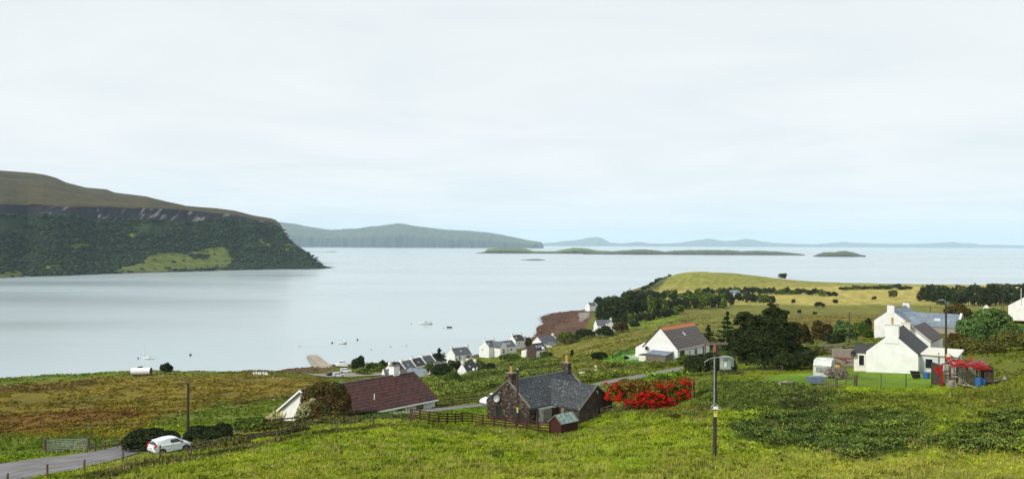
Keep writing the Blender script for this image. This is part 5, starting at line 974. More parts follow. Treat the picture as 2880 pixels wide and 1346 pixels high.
# ------------------------------------------------------------------ road signs
for px, py, nm, lab in ((1675, 1060, 'road_sign', 'white diamond passing place sign on a thin post'), (1636, 1062, 'road_sign', 'low white rectangular sign on two posts beside the road')):
    c0 = g(px, py); o = empty(nm, c0, 0, lab, 'road sign')
    if px == 1675: MB().tube([(0, 0, -.3), (0, 0, 2.0)], .035, 6).build('post', M['galv'], o); MB().box((0, -.05, 1.95), (.42, .03, .30), M=Matrix.Rotation(R(45), 3, 'Y')).build('plate', M['white'], o); MB().box((0, -.05, 1.35), (.5, .03, .14)).build('arm', M['white'], o)
    else:
        for x in (-.4, .4): MB().tube([(x, 0, -.3), (x, 0, .9)], .035, 6).build('post', M['wood'], o)
        MB().box((0, -.05, .95), (1.0, .04, .28)).build('plate', M['white'], o)
# ------------------------------------------------------------------ vehicles
def car(name, label, loc, rz, paint='carwhite', L=3.95, W_=1.7, Ht=1.48, van=False, group=None, estate=0.):
    o = empty(name, loc, rz, label, 'car', group); w2 = W_/2; f_ = L/2; b = MB()
    prof = [(-f_+.02, .32), (-f_-.02, .55), (-f_+.05, .9), (-f_+.16, 1.0), (f_-1.05, .99), (f_-.55, .88), (f_-.18, .72), (f_, .5), (f_-.02, .28), (-f_+.4, .24)]
    loops = []
    for yy, ins in ((-w2, .10), (-w2*.93, 0.02), (w2*.93, .02), (w2, .10)):
        loops.append([(x*(1-ins*.16), yy*1.0, z-(ins*.35 if z > .8 else 0)+(ins*.2 if z < .4 else 0)) for x, z in prof])
    n_ = len(prof)
    vs = [v for lp_ in loops for v in lp_]; fs = [tuple(range(n_))[::-1], tuple(range(3*n_, 4*n_))]
    for k in range(3):
        for i in range(n_): fs.append((k*n_+i, k*n_+(i+1) % n_, (k+1)*n_+(i+1) % n_, (k+1)*n_+i))
    b.add(vs, fs)
    # cabin
    r0 = -f_+.10; r1 = -f_+.48-estate*.25; wb_ = [(r0, 1.0), (f_-.95, .98)]; rl = [(r1, Ht-.12+estate*.08), (-.55, Ht), (.1, Ht-.01), (.42, Ht-.08)]
    bot = [r0, -.9, .25, f_-.95]; top = rl; cv = []
    for i in range(4):
        zt = top[i][1]; cv += [(bot[i], -w2*.92, .97), (top[i][0], -w2*.70, zt), (top[i][0], -w2*.3, zt+.03), (top[i][0], w2*.3, zt+.03), (top[i][0], w2*.70, zt), (bot[i], w2*.92, .97)]
    cf = []
    for i in range(3):
        for k in range(5): a = i*6+k; cf.append((a, a+1, a+7, a+6))
    cf += [(5, 4, 3, 2, 1, 0), (18, 19, 20, 21, 22, 23), (0, 6, 12, 18, 23, 17, 11, 5)]
    b.add(cv, cf); b.build('body', M[paint], o)
    if not van or True:
        MB().box((r1-.02, 0, Ht-.12), (.3, W_*.66, .05)).build('spoiler', M[paint], o)
    def side(s, xs):   # side glass follows the cabin slope
        b = MB(); x0, x1, x2, x3 = xs; y_ = lambda z: s*(w2*.92-(z-.97)/(Ht-.97)*w2*.22+.012)
        z0, z1 = 1.03, Ht-.13; q = [(x0, y_(z0), z0), (x1, y_(z0), z0), (x2, y_(z1), z1), (x3, y_(z1), z1)]; q2 = [(a, c-s*.02, d) for a, c, d in q]; b.add(q+q2, [(0, 1, 2, 3), (7, 6, 5, 4), (0, 4, 5, 1), (1, 5, 6, 2), (2, 6, 7, 3), (3, 7, 4, 0)]); return b
    for s in (1, -1):
        side(s, (-.28, f_-1.15, .36, -.35)).build('side_window', M['glass'], o)
        if not van: side(s, (-f_+.42, -.38, -.43, -f_+.62)).build('rear_side_window', M['glass'], o)
    b = MB(); q = [(r0+.02, -w2*.78, 1.04), (r0+.02, w2*.78, 1.04), (r1-.0, w2*.6, Ht-.2), (r1-.0, -w2*.6, Ht-.2)]; q = [(a-.05, c, d) for a, c, d in q]; b.add(q+[(a+.03, c, d) for a, c, d in q], [(0, 1, 2, 3), (7, 6, 5, 4), (0, 4, 5, 1), (1, 5, 6, 2), (2, 6, 7, 3), (3, 7, 4, 0)]); b.build('rear_window', M['glass'], o)
    b = MB(); q = [(f_-.98, -w2*.8, 1.02), (f_-.98, w2*.8, 1.02), (.46, w2*.62, Ht-.11), (.46, -w2*.62, Ht-.11)]; q = [(a+.03, c, d+.02) for a, c, d in q]; b.add(q+[(a-.04, c, d-.03) for a, c, d in q], [(0, 1, 2, 3), (7, 6, 5, 4), (0, 4, 5, 1), (1, 5, 6, 2), (2, 6, 7, 3), (3, 7, 4, 0)]); b.build('windscreen', M['glass'], o)
    for s in (1, -1):
        MB().prism([(-f_-.03, .72), (-f_-.0, 1.0), (-f_+.20, 1.14), (-f_+.26, .98), (-f_+.14, .78)], s*w2*.80, s*(w2*.955+.02), 'y').build('tail_light', M['redlamp'], o)
        MB().prism([(f_-.12, .55), (f_-.62, .80), (f_-.58, .88), (f_-.18, .73), (f_+.01, .56)], s*w2*.72, s*(w2*.94+.015), 'y').build('headlight', M['clearlamp'], o)
        MB().box((f_-1.2, s*(w2+.06), 1.02), (.14, .16, .12)).build('mirror', M['black'], o); MB().box((-.15, s*(w2*.99), .86), (.2, .04, .03)).build('door_handle', M['black'], o)
        for xx in (-f_+.72, f_-.78):
            MB().tube([(xx, s*(w2-.22), .31), (xx, s*(w2+.012), .31)], .385, 18).build('wheel_arch', M['black'], o)
            wl = MB().tube([(xx, s*(w2-.2), .31), (xx, s*(w2+.03), .31)], .31, 18).build('wheel', M['rubber'], o); MB().tube([(xx, s*(w2-.05), .31), (xx, s*(w2+.045), .31)], [.2, .2], 12).build('rim', M['alloy'], wl)
    MB().box((-f_-.015, 0, .33), (.08, W_*.8, .16)).build('rear_bumper_trim', M['black'], o); MB().box((-f_-.02, .0, .68), (.05, .5, .11)).build('number_plate', M['clearlamp'], o)
    return o
c0 = g(470, 1279); c0 = gd(484, 77.5); car('parked_car', 'white three door hatchback van parked on the verge by the field fence', (c0.x, c0.y, c0.z+.05), R(48), van=True, L=3.8)
c0 = gd(1392, 116); car('parked_car', 'white car half hidden behind the stone cottage gable', (c0.x, c0.y, c0.z+.05), R(214), L=4.0)
c0 = gd(935, 322); cA = car('parked_car', 'black car parked beside the white one at the slipway', (c0.x, c0.y, c0.z+.3), R(40), 'carblack', Ht=1.6, L=4.3)
c0 = gd(954, 319); cB = car('parked_car', 'white estate car parked at the slipway beside the black car', (c0.x, c0.y, c0.z+.3), R(25), 'carwhite', Ht=1.65, L=4.6, estate=1.)
for i, (px, D, rz, lab) in enumerate([(975, 333, 10, 'pale car at the foot of the slipway behind the white estate car'), (1224, 322, 30, 'cream car on the drive among the bushes right of the shed')]):
    c0 = gd(px, D); c = copy_tree(cB); c.location = (c0.x, c0.y, c0.z+.3); c.rotation_euler = (0, 0, R(rz)); c['label'] = lab
# caravan: rounded box across local x
c0 = gd(2319, 104.5); o = empty('caravan', (c0.x, c0.y, c0.z), R(-2), 'grimy white touring caravan with rounded roof on the lawn', 'caravan')
prof = [(-2.15, .35), (-2.2, 1.1), (-2.12, 1.75), (-1.75, 2.2), (-1.2, 2.35), (1.2, 2.35), (1.8, 2.15), (2.15, 1.6), (2.2, 1.0), (2.12, .35)]
yaw = R(32); oo = empty('x', (0, 0, 0)); bpy.data.objects.remove(oo)
o.rotation_euler = (0, 0, R(62))   # front face looks down-left at the camera
MB().prism(prof, -1.08, 1.08, 'y').build('body', M['caravan'], o)
MB().box((0, 0, .28), (4.1, 2.0, .2)).build('chassis', M['black'], o)
fw_ = MB().box((-2.18, 0, 1.22), (.10, 1.45, .62)).build('front_window', M['caravan_glass'], o); MB().box((-2.19, 0, 1.22), (.12, .05, .64)).build('window_bar', M['galv'], fw_)
for xx, ww in ((-1.25, .8), (.1, .9), (1.35, .7)): MB().box((xx, -1.09, 1.6), (ww, .05, .55)).build('side_window', M['caravan_glass'], o)
MB().prism([(-1.95, 1.95), (-1.6, 2.22), (-1.2, 2.31), (1.2, 2.31), (1.7, 2.12), (1.95, 1.9)], -1.10, -1.085, 'y').build('top_panel', M['green_stain'], o)
MB().box((.75, -1.10, 1.05), (.6, .05, 1.35)).build('door', M['caravan'], o); MB().box((0, -.0, 2.38), (.7, .6, .1)).build('roof_vent', M['white'], o)
MB().box((-2.16, 0, 1.68), (.1, 2.12, .04)).build('trim', M['galv'], o)
for xx in (-.1,):
    for s in (1, -1): MB().tube([(xx, s*.95, .32), (xx, s*1.1, .32)], .32, 14).build('wheel', M['rubber'], o)
MB().tube([(-2.1, .4, .35), (-3.3, 0, .4)], .05, 6).build('drawbar', M['galv'], o); MB().tube([(-2.1, -.4, .35), (-3.3, 0, .4)], .05, 6).build('drawbar', M['galv'], o)
c0 = gd(2352, 101.5); bush('dead_brush', 'tangle of dead brush and boards heaped at the caravan side', c0, 1.7, 1.0, 1.5, 'debris', 1500, .14, 301, 'brush', k=10)
c0 = gd(2295, 96); o = tag(MB().prism([(-.85, 0), (-.95, .75), (.95, .75), (.85, 0)], -.55, .55, 'y').build('water_tank', M['bluegrey'], loc=c0+Vector((0, 0, .25))), 'blue grey plastic water tank in the weeds below the caravan', 'tank')
c0 = gd(2213, 97); o = empty('trestle', c0, 0, 'low pale timber trestle lying in the grass left of the caravan', 'timber'); MB().box((0, 0, .45), (1.7, .1, .1)).build('rail', M['peel'], o); MB().box((0, .3, .25), (1.7, .1, .1)).build('rail', M['peel'], o)
for x in (-.7, .7): MB().box((x, .15, .2), (.08, .4, .5)).build('leg', M['peel'], o)
# timber stack, brick wall, planks behind caravan
c0 = gd(2352, 150); o = empty('timber_stack', c0, 0, 'heap of grey boards and pallets under the thin leaning pole', 'timber stack'); q = random.Random(4)
for k in range(26): MB().box((q.uniform(-2.6, 2.6), q.uniform(-1, 1), .2+q.random()*1.3), (q.uniform(1.5, 3.2), q.uniform(.2, .5), .1), M=Matrix.Rotation(q.uniform(-.9, .9), 3, 'Z')@Matrix.Rotation(q.uniform(-.35, .35), 3, 'Y')).build('board', M['greywood'], o)
c0 = gd(2382, 132); o = tag(MB().box((0, 0, .5), (4.6, .5, 2.2)).build('garden_wall', M['roughcast'], loc=c0), 'low brown rendered wall left of the croft cottage porch', 'wall')
c0 = gd(2378, 122); o = empty('plank_pile', c0, 0, 'pile of reddish planks in front of the low brown wall', 'planks')
for k in range(12): MB().box((q.uniform(-.8, 1.2), q.uniform(-.6, .6), .15+q.random()*.9), (q.uniform(2, 3.4), .16, .08), M=Matrix.Rotation(q.uniform(-.5, .5), 3, 'Z')@Matrix.Rotation(q.uniform(-.3, .3), 3, 'Y')).build('plank', M['rust'], o)
c0 = gd(2357, 116); tag(MB().tube([(0, 0, 0), (0, 0, .25), (0, 0, .5), (0, 0, .6)], [.25, .4, .35, .1], 10).build('gas_bottle', M['pot'], loc=c0), 'orange gas bottle beside the reddish planks', 'gas bottle')
c0 = gd(2576, 101.5); tag(MB().add([(-.75, 0, 1.05), (.45, 0, 1.0), (.75, .1, .0), (-.25, .1, .02), (-.75, .06, 1.05), (.45, .06, 1.0), (.75, .16, .0), (-.25, .16, .02)], [(0, 1, 2, 3), (7, 6, 5, 4), (0, 4, 5, 1), (1, 5, 6, 2), (2, 6, 7, 3), (3, 7, 4, 0)]).build('black_board', M['black'], loc=c0), 'black board leaning against the corner of the croft cottage', 'board')
c0 = gd(2606, 101); tag(MB().tube([(0, 0, 0), (0, 0, .75), (0, 0, .8)], [.38, .45, .48], 12).build('blue_bin', M['bluep'], loc=c0), 'blue bin by the kitchen wall left of the ruined shed', 'bin')
# ------------------------------------------------------------------ ruined red shed
c0 = gd(2706, 94); o = empty('ruined_shed', c0, R(-6), 'collapsing timber shed with torn red roof sheets and open front', 'shed'); o.scale = (1.06, 1, 1.14); q = random.Random(9)
Wd, Dp = 5.3, 2.6
for x in (-Wd/2, -Wd/2+.9, .0, 1.35, Wd/2-.75, Wd/2): MB().box((x, -Dp/2, 1.0), (.14, .14, 2.3), M=Matrix.Rotation(q.uniform(-.04, .04), 3, 'Y')).build('post', M['darkwood'], o)
b = MB(); b2 = MB()
for k in range(21):
    x = -Wd/2+k*Wd/20; (b2 if k % 2 or q.random() < .55 else b).box((x, Dp/2, 1.05+q.uniform(-.1, .1)), (.2 if k % 2 else .2, .05, 2.1))
b.build('dark_board', M['darkwood'], o); b2.build('pale_board', M['peel'], o)
MB().box((-Wd/2-.02, 0, 1.1), (.08, Dp, 2.3)).build('side_wall', M['darkwood'], o); MB().box((Wd/2+.02, 0, 1.1), (.08, Dp, 2.1)).build('side_wall', M['darkwood'], o)
MB().box((Wd/2-.45, -Dp/2+.02, 1.35), (.85, .05, 1.3)).build('front_panel', M['darkwood'], o)
for z, x, w__ in ((1.15, -.2, 2.8), (.8, .2, 2.2), (1.0, 1.6, 1.0), (1.5, -1.6, 1.1)): MB().box((x, Dp/2-.25, z), (w__, .06, .14), M=Matrix.Rotation(q.uniform(-.06, .06), 3, 'Y')).build('shelf', M['peel'], o)
MB().tube([(-Wd/2-.2, -Dp/2, 2.2), (-Wd/2+1.2, -Dp/2+.4, 2.75), (-Wd/2+2, 0, 2.85)], .07, 6).build('rafter', M['greywood'], o); MB().box((.35, -Dp/2-.1, 2.5), (3.0, .12, .12), M=Matrix.Rotation(-.38, 3, 'Y')).build('fallen_beam', M['greywood'], o)
for k in range(11):
    x = -Wd/2+1.25+k*.36; z = 2.5+.12*math.sin(k*1.1)-.02*k; l_ = q.uniform(1.5, 2.7)
    MB().box((x, -Dp/2+l_/2-.35, z), (.38, l_, .03), M=Matrix.Rotation(q.uniform(-.14, .14), 3, 'Z')@Matrix.Rotation(.22+q.uniform(-.1, .12), 3, 'X')@Matrix.Rotation(q.uniform(-.25, .25), 3, 'Y')).build('roof_sheet', M['redpaint'], o)
for k in range(7):
    MB().box((-Wd/2+1.3+k*.42, -Dp/2-.28, 2.28+q.uniform(-.06, .06)), (.42, .03, .30), M=Matrix.Rotation(q.uniform(-.12, .12), 3, 'Y')@Matrix.Rotation(-.25, 3, 'X')).build('hanging_sheet', M['redpaint'], o)
MB().box((1.55, -Dp/2-.2, 2.0), (1.5, .04, .3)).build('hanging_sheet', M['redpaint'], o); MB().box((2.0, .2, 2.35), (1.2, 1.8, .04), M=Matrix.Rotation(.15, 3, 'X')).build('roof_sheet', M['rust'], o)
MB().prism([(-Wd/2-.12, -.1), (-Wd/2-.3, 2.25), (-Wd/2-.02, 2.3), (-Wd/2+.12, -.1)], -Dp/2-.2, -Dp/2-.12, 'y').build('red_door_jamb', M['redpaint'], o); MB().prism([(-Wd/2-1.0, 1.95), (-Wd/2-.25, 2.1), (-Wd/2-.25, 1.35), (-Wd/2-.5, 1.4)], -Dp/2-.19, -Dp/2-.14, 'y').build('red_sheet', M['redpaint'], o)
MB().add([(-1.45, .1, 3.35), (-.75, .1, 2.85), (-.95, .1, 2.8), (-1.45, .14, 3.35), (-.75, .14, 2.85), (-.95, .14, 2.8)], [(0, 1, 2), (5, 4, 3), (0, 3, 4, 1), (1, 4, 5, 2), (2, 5, 3, 0)]).build('torn_sheet', M['black'], o)
def near(dx, dy): p = c0+Matrix.Rotation(R(-6), 3, 'Z')@Vector((dx, dy, 0)); return Vector((p.x, p.y, float(hgt(p.x, p.y)[0])))
def barrel(label, mat, loc, h_=.88, r_=.32):
    o2 = tag(MB().tube([(0, 0, 0), (0, 0, h_*.33), (0, 0, h_*.36), (0, 0, h_*.66), (0, 0, h_*.69), (0, 0, h_)], [r_, r_, r_*1.06, r_, r_*1.06, r_], 16).build('barrel', M[mat], loc=loc), label, 'barrel')
barrel('bright blue plastic barrel standing in the open front of the ruined shed', 'bluep', near(1.15, -1.5), 1.0, .36); barrel('second blue barrel, partly hidden, right of the bright one in the ruined shed', 'bluep', near(1.75, -1.2), .8, .33); barrel('grey brown wooden barrel at the left corner of the ruined shed', 'debris', near(-1.95, -1.55), .8, .45)
o = empty('scrap_heap', near(-.6, -1.9), R(-6), 'white frame and boards lying in front of the ruined shed', 'scrap')
for x, y, z, l_, w__, a, t_ in ((-.2, 0, .35, 1.5, .5, .1, .3), (.6, -.1, .25, 1.3, .6, -.15, .2), (-.9, .1, .3, 1.2, .35, .1, -.1), (.1, .3, .7, 1.9, .12, .0, .6), (-1.1, -.4, .15, .9, .1, .7, -.2), (-1.5, -.5, .3, 1.0, .1, 1.0, .9)): MB().box((x, y, z), (l_, w__, .05), M=Matrix.Rotation(a, 3, 'Z')@Matrix.Rotation(t_, 3, 'Y')).build('board', M['peel'], o)
o = empty('board_heap', near(3.3, -.9), R(-6), 'heap of broken boards spilling from the right end of the ruined shed', 'boards')
for k in range(14): MB().box((q.uniform(-1.0, 1.4), q.uniform(-.5, .5), .2+q.random()*.5*max(0, 1-k*.05)), (q.uniform(1.0, 2.6), .18, .05), M=Matrix.Rotation(q.uniform(-.5, .5), 3, 'Z')@Matrix.Rotation(.15+q.uniform(-.15, .2), 3, 'Y')).build('board', M['debris'] if k % 2 else M['greywood'], o)
c0 = gd(2843, 93); b = MB(); b.add([(-.9, 0, 0), (-.7, .1, .35), (-.45, 0, .55), (-.3, .1, .8), (.1, 0, .82), (.4, .1, .6), (1.1, .1, .5), (1.1, .3, .35), (.2, .35, .45), (-.2, .3, .5), (-.4, .2, .2), (-.5, 0, 0)], [(0, 1, 2, 10, 11), (2, 3, 9, 10), (3, 4, 8, 9), (4, 5, 8), (5, 6, 7, 8)]); tag(b.build('white_sheet', M['rock'], loc=c0), 'crumpled white sheeting in the grass right of the board heap', 'sheeting')
# ------------------------------------------------------------------ the village by the shore
def vh(name, label, px, D, z, rot, L, W, he, hr, roof='slate_grey', wall='render', ch=(0, 1), sky_=(), win=(), group=None, skew='render', side=-1):
    x = (px-1440)/F*D; o = house(name, label, (x, D, z), R(rot), L, W, he, hr, wall, roof, overhang=.1, gover=.04, skew=skew, group=group)
    if 0 in ch: chimney(o, .45, 0, hr-.7, hr+.95, .8, 1.1, wall, (('pot', .4),), cap=wall)
    if 1 in ch: chimney(o, L-.45, 0, hr-.7, hr+.95, .8, 1.1, wall, (('pot', .4),), cap=wall)
    for u in sky_: skylight(o, L, W, he, hr, side, u, .5, .8, 1.1)
    for f_, u, zz, a, b_ in win: window(o, L, W, f_, u, zz, a, b_, bars=0, sill=False)
    return o
grp = 'cottage row facing the sea'
big_ = vh('village_house', 'tall two storey white village house with long grey roof and two chimneys', 1269, 375, 2.9, 43, 10.4, 6.2, 3.3, 6.2, ch=(0, 1), sky_=(5,), win=(('R', 3, 2.1, .9, 1.8), ('R', 7.5, 2.2, .9, 1.4), ('R', 1.2, 1.4, .9, 1.2)))
q_ = Matrix.Rotation(0, 3, 'Z'); MB().prism([(6.3, -1), (9.2, -1), (9.2, 1.7), (7.75, 2.7), (6.3, 1.7)], -5.6, -3.1, 'y').build('porch_wall', M['render'], big_)
MB().prism([(6.2, 1.72), (7.75, 2.85), (9.3, 1.72), (9.3, 1.85), (7.75, 2.98), (6.2, 1.85)], -5.7, -3.0, 'y').build('porch_roof', M['slate_dark'], big_); MB().box((7.75, -5.62, .7), (.9, .06, 1.4)).build('porch_door', M['glass'], big_)
names = [('first cottage of the row from the left, lowest, with one rooflight', 'slate_dark'), ('second cottage of the white row, with plain dark roof', 'slate_grey'), ('third cottage of the white row, under the middle chimney', 'slate_dark'), ('fourth cottage of the white row, roof partly behind bushes', 'slate_grey'), ('last cottage of the white row, wedged against the two storey house', 'slate_dark')]
dv = Vector((-30.8+49.8, 366-333)).normalized()
for i, (lab, rf) in enumerate(names):
    L = 7.3; x = -50.5+dv.x*L*i; y = 332+dv.y*L*i; z = 3.0+.12*i
    o = house('row_cottage', lab, (x, y, z), math.atan2(dv.y, dv.x), L-.06, 5.8, 2.3+.06*i, 5.0+.06*i, 'render', rf, overhang=.1, gover=.0, skew='render', group=grp)
    chimney(o, .45, 0, 4.3, 6.1, .8, 1.2, 'render', (('pot', .4),), cap='render'); skylight(o, L, 5.8, 2.3, 5.0, -1, 3.4, .55, .8, 1.0)
    window(o, L, 5.8, 'R', 2, 1.2, .8, 1.1, bars=0, sill=False); window(o, L, 5.8, 'R', 5.2, 1.2, .8, 1.1, bars=0, sill=False)
o = vh('village_house', 'low white annexe with two rooflights in front of the first row cottage', 1079, 322, 3.6, 22, 6.5, 4.6, 2.0, 3.9, ch=(), sky_=(2.2, 3.4), win=(('R', 1.5, 1, .6, .8), ('R', 5.2, 1.0, 1.2, 1.3)))
MB().prism([(-2.3, -1), (2.3, -1), (2.3, 2.0), (0, 3.5), (-2.3, 2.0)], 6.6, 9.6).build('sun_room', M['render_cream'], o); MB().prism([(-2.45, 1.95), (0, 3.6), (2.45, 1.95), (2.45, 2.08), (0, 3.72), (-2.45, 2.08)], 6.55, 9.7).build('sun_room_roof', M['slate_brown'], o)
for k in range(4): MB().box((6.95+k*.75, -2.32, .9), (.45, .06, 1.5)).build('window', M['glass'], o)
vh('village_shed', 'white shed with pale green grey roof just right of the bungalow chimney', 1200, 318, 4.3, 163, 7.2, 5.0, 2.0, 4.2, 'slate_blue', ch=(), win=(('L', 2.2, 1.0, .7, .9), ('L', 5, 1.0, .7, .9)), skew=None)
o = vh('village_house', 'white cottage with black roof and two small dormers standing alone before the row', 1301.5, 327, 4.3, 50, 8.2, 5.0, 2.2, 5.0, 'slate_dark', sky_=(3,), win=(('R', 1.8, 1.1, .6, 1.1), ('G', -1.7, 1.7, .5, .5)), skew='slate_dark')
for u in (4.2, 6.6): MB().prism([(u-.7, .3), (u+.7, .3), (u+.7, 2.3), (u, 3.0), (u-.7, 2.3)], -3.1, -1.2, 'y').build('dormer', M['render'], o); MB().box((u, -3.12, 1.6), (.7, .06, .9)).build('window', M['glass'], o)
o = vh('village_house', 'white L shaped house with pale grey roof at the gap in the village', 1363, 392, 3.9, 52, 7.5, 6.2, 4.0, 6.6, sky_=(1.6,), win=(('G', 1.0, 2.6, .8, .8),))
MB().prism([(3.2, -1), (8.6, -1), (8.6, 3.6), (5.9, 6.2), (3.2, 3.6)], -7.6, -2.6, 'y').build('wing_wall', M['render'], o); MB().prism([(3.05, 3.55), (5.9, 6.3), (8.75, 3.55), (8.75, 3.7), (5.9, 6.45), (3.05, 3.7)], -7.5, -.5, 'y').build('wing_roof', M['slate_grey'], o)
MB().box((5.9, -7.63, 1.9), (.9, .06, 2.2)).build('window', M['glass'], o)
vh('village_house', 'long low white house with three rooflights right of the L shaped house', 1404, 398, 4.4, 49, 10.0, 6.0, 2.6, 5.2, ch=(), sky_=(3.5, 5, 6.6), win=(('R', 3, 1.2, 1.2, 1.1), ('R', 6, 1.2, 1.2, 1.1)))
vh('village_house', 'dark roofed white house with a chimney at each end, last of the shore row', 1440, 420, 4.8, 46, 7.6, 5.8, 2.8, 5.4, 'slate_dark', sky_=(2,), win=(('R', 3, 1.4, .8, 1.0),))
vh('village_shed', 'tiny white shed among the scrub left of the dark stone cottage', 1474, 372, 7.0, 60, 2.6, 2.4, 1.5, 2.1, 'render_grey', ch=(), skew=None)
o = vh('village_house', 'long white gabled cottage with grey roof and single chimney by the beach scrub', 1512, 398, 6.9, 47, 12.5, 6.4, 2.3, 5.0, ch=(1,), win=(('R', 8, 1.2, .8, .9),))
MB().prism([(2.5, -1), (7.5, -1), (7.5, 1.6), (5, 2.7), (2.5, 1.6)], -7.4, -3.1, 'y').build('annexe_wall', M['render_cream'], o); MB().prism([(2.3, 1.55), (5, 2.75), (7.7, 1.55), (7.7, 1.68), (5, 2.88), (2.3, 1.68)], -7.5, -2.9, 'y').build('annexe_roof', M['slate_grey'], o)
o = vh('stone_cottage', 'small dark stone cottage with white front and three rooflights', 1496, 350, 9.6, 46, 7.2, 5.2, 2.3, 4.9, 'slate_dark', 'darkcast', ch=(), sky_=(1.8, 3.4, 5), skew=None)
MB().box((3.6, -2.62, .8), (6.6, .1, 2.6)).build('front_wall', M['render'], o); MB().box((3.0, -2.69, .9), (.8, .06, 1.6)).build('door', M['glass'], o); MB().box((5.2, -2.69, .8), (.9, .06, 1.2)).build('window', M['glass'], o); MB().prism([(4.5, 2.2), (5.9, 2.2), (5.9, 3.0), (5.2, 3.5), (4.5, 3.0)], -2.7, -1.2, 'y').build('dormer', M['render'], o)
o = vh('dormer_house', 'white two storey house with grey roofs and many small windows above the copse', 1676, 452, 8.3, 12, 9.4, 7, 4.4, 7.2, ch=(1,), win=[('R', u, z, .5, .7) for u in (2.2, 3.2) for z in (3.6,)]+[('R', u, 1.5, .5, .5) for u in (1, 2.2, 3.4, 4.5)], skew=None)
MB().prism([(5.0, -1), (9.3, -1), (9.3, 4.6), (7.2, 7.2), (5.0, 5.6)], -5.6, -2.8, 'y').build('bay_wall', M['render'], o); MB().prism([(4.8, 5.5), (7.2, 7.3), (9.5, 4.5), (9.5, 4.65), (7.2, 7.5), (4.8, 5.65)], -5.75, -.5, 'y').build('bay_roof', M['slate_grey'], o)
for u in (6.5, 7.9):
    for z in (1.2, 3.6): MB().box((u, -5.63, z), (.55, .06, 1.2)).build('window', M['glass'], o)
MB().box((2.4, -4.6, 1.2), (5.2, 2.2, 2.6)).build('sun_room', M['render'], o); MB().box((2.4, -4.6, 2.58), (5.5, 2.5, .12)).build('sun_room_roof', M['slate_grey'], o)
for k in range(4): MB().box((.7+k*1.15, -5.73, 1.5), (.5, .06, .6)).build('window', M['glass'], o)
vh('village_shed', 'tiny white shed at the left foot of the dormer house', 1660, 448, 8.3, 10, 2.8, 2.4, 1.4, 2.0, 'render_grey', ch=(), skew=None)
vh('village_shed', 'white garage among the trees right of the dormer house', 1733, 470, 9.2, 20, 4, 3.5, 2.4, 3.4, 'render', ch=(), skew=None)
vh('shore_house', 'white gabled house alone on the point at the end of the beach', 1653, 682, 2.8, 38, 8.5, 5.6, 3.2, 5.6, 'slate_grey', ch=(0,), win=(('G', .5, 2, .8, .9),))
vh('white_house', 'little white gable with chimney in the middle of the dark wood', 1910, 585, 13.8, 60, 7, 5.2, 2.6, 5.0, 'slate_grey', ch=(0,))
vh('white_house', 'pale roofed house half sunk behind the trees below the headland fields', 2046, 760, 10.4, 14, 12, 7, 2.2, 5.0, 'slate_blue', 'render', ch=(), skew=None)
c0 = gd(2741, 500); tag(MB().add([(-1.6, 0, 0), (1.6, 0, 0), (1.6, 3, 0), (-1.6, 3, 0), (-.2, 1, 2.4), (.3, 2, 2.3)], [(0, 1, 4), (1, 2, 5, 4), (2, 3, 5), (3, 0, 4, 5), (3, 2, 1, 0)]).build('tent', M['render_cream'], loc=c0+Vector((0, -14, .3))), 'small pale tent at the foot of the right hand plantation', 'tent')
# ------------------------------------------------------------------ jetty
A_, B_ = Vector((-76.5, 345, 0)), Vector((-100.5, 408, 0)); d = (B_-A_).normalized(); nn = Vector((d.y, -d.x, 0)); b = MB()
def jp(t, s, z): p = A_.lerp(B_, t)+nn*s; return (p.x, p.y, z)
b.add([jp(0, -3, -2), jp(0, 2.6, -2), jp(0, 2.6, 2.6), jp(0, -2.6, 2.6), jp(1, -2.6, -2), jp(1, 2.0, -2), jp(1, 2.0, 1.5), jp(1, -2.2, 1.5)], [(0, 1, 2, 3), (7, 6, 5, 4), (0, 4, 5, 1), (1, 5, 6, 2), (2, 6, 7, 3), (3, 7, 4, 0)])
jo = empty('jetty', (0, 0, 0), 0, 'pale concrete jetty running out from the car park into the bay', 'jetty'); b.build('deck', M['concrete'], jo)
MB().add([jp(.3, -5, -1), jp(.35, -2.7, -1), jp(.3, -2.7, 1.7), jp(.3, -4.7, .9), jp(1.02, -3.2, -1), jp(1.0, -2.3, -1), jp(1.0, -2.3, 1.2), jp(1.02, -3.1, 1.0)], [(0, 1, 2, 3), (7, 6, 5, 4), (0, 4, 5, 1), (1, 5, 6, 2), (2, 6, 7, 3), (3, 7, 4, 0)]).build('slipway', M['gravel'], jo)
# ------------------------------------------------------------------ boats
def hull(L, W, Hh, hullmat, name='hull', par=None, open_=False):
    n_ = 12; b = MB(); ring = []
    for i in range(n_+1):
        t = i/n_; x = -L/2+L*t; w_ = W/2*(1-max(0, (t-.45)/.55)**2.2)*(.86+.14*min(1, t*4)); sh = Hh*(1+.35*max(0, t-.4)**1.5*1.6); ww = max(w_, .02)
        ring.append([(x, -ww, sh), (x-(.12*L if i == n_ else 0)*.4, -ww*.8, Hh*.25), (x-(.25*L if i == n_ else 0)*.4, 0, -.15), (x-(.12*L if i == n_ else 0)*.4, ww*.8, Hh*.25), (x, ww, sh)])
    vs = [v for r_ in ring for v in r_]; fs = []
    for i in range(n_):
        for k in range(4): a = i*5+k; fs.append((a, a+1, a+6, a+5))
    fs.append((0, 1, 2, 3, 4)); b.add(vs, fs)
    dk = MB(); z_ = (-.22 if open_ else -.02); vs = []
    for r_ in ring: vs += [(r_[0][0], r_[0][1]*.97, r_[0][2]+z_), (r_[4][0], r_[4][1]*.97, r_[4][2]+z_)]
    dk.add(vs, [(2*i, 2*i+1, 2*i+3, 2*i+2) for i in range(n_)]); return b, dk
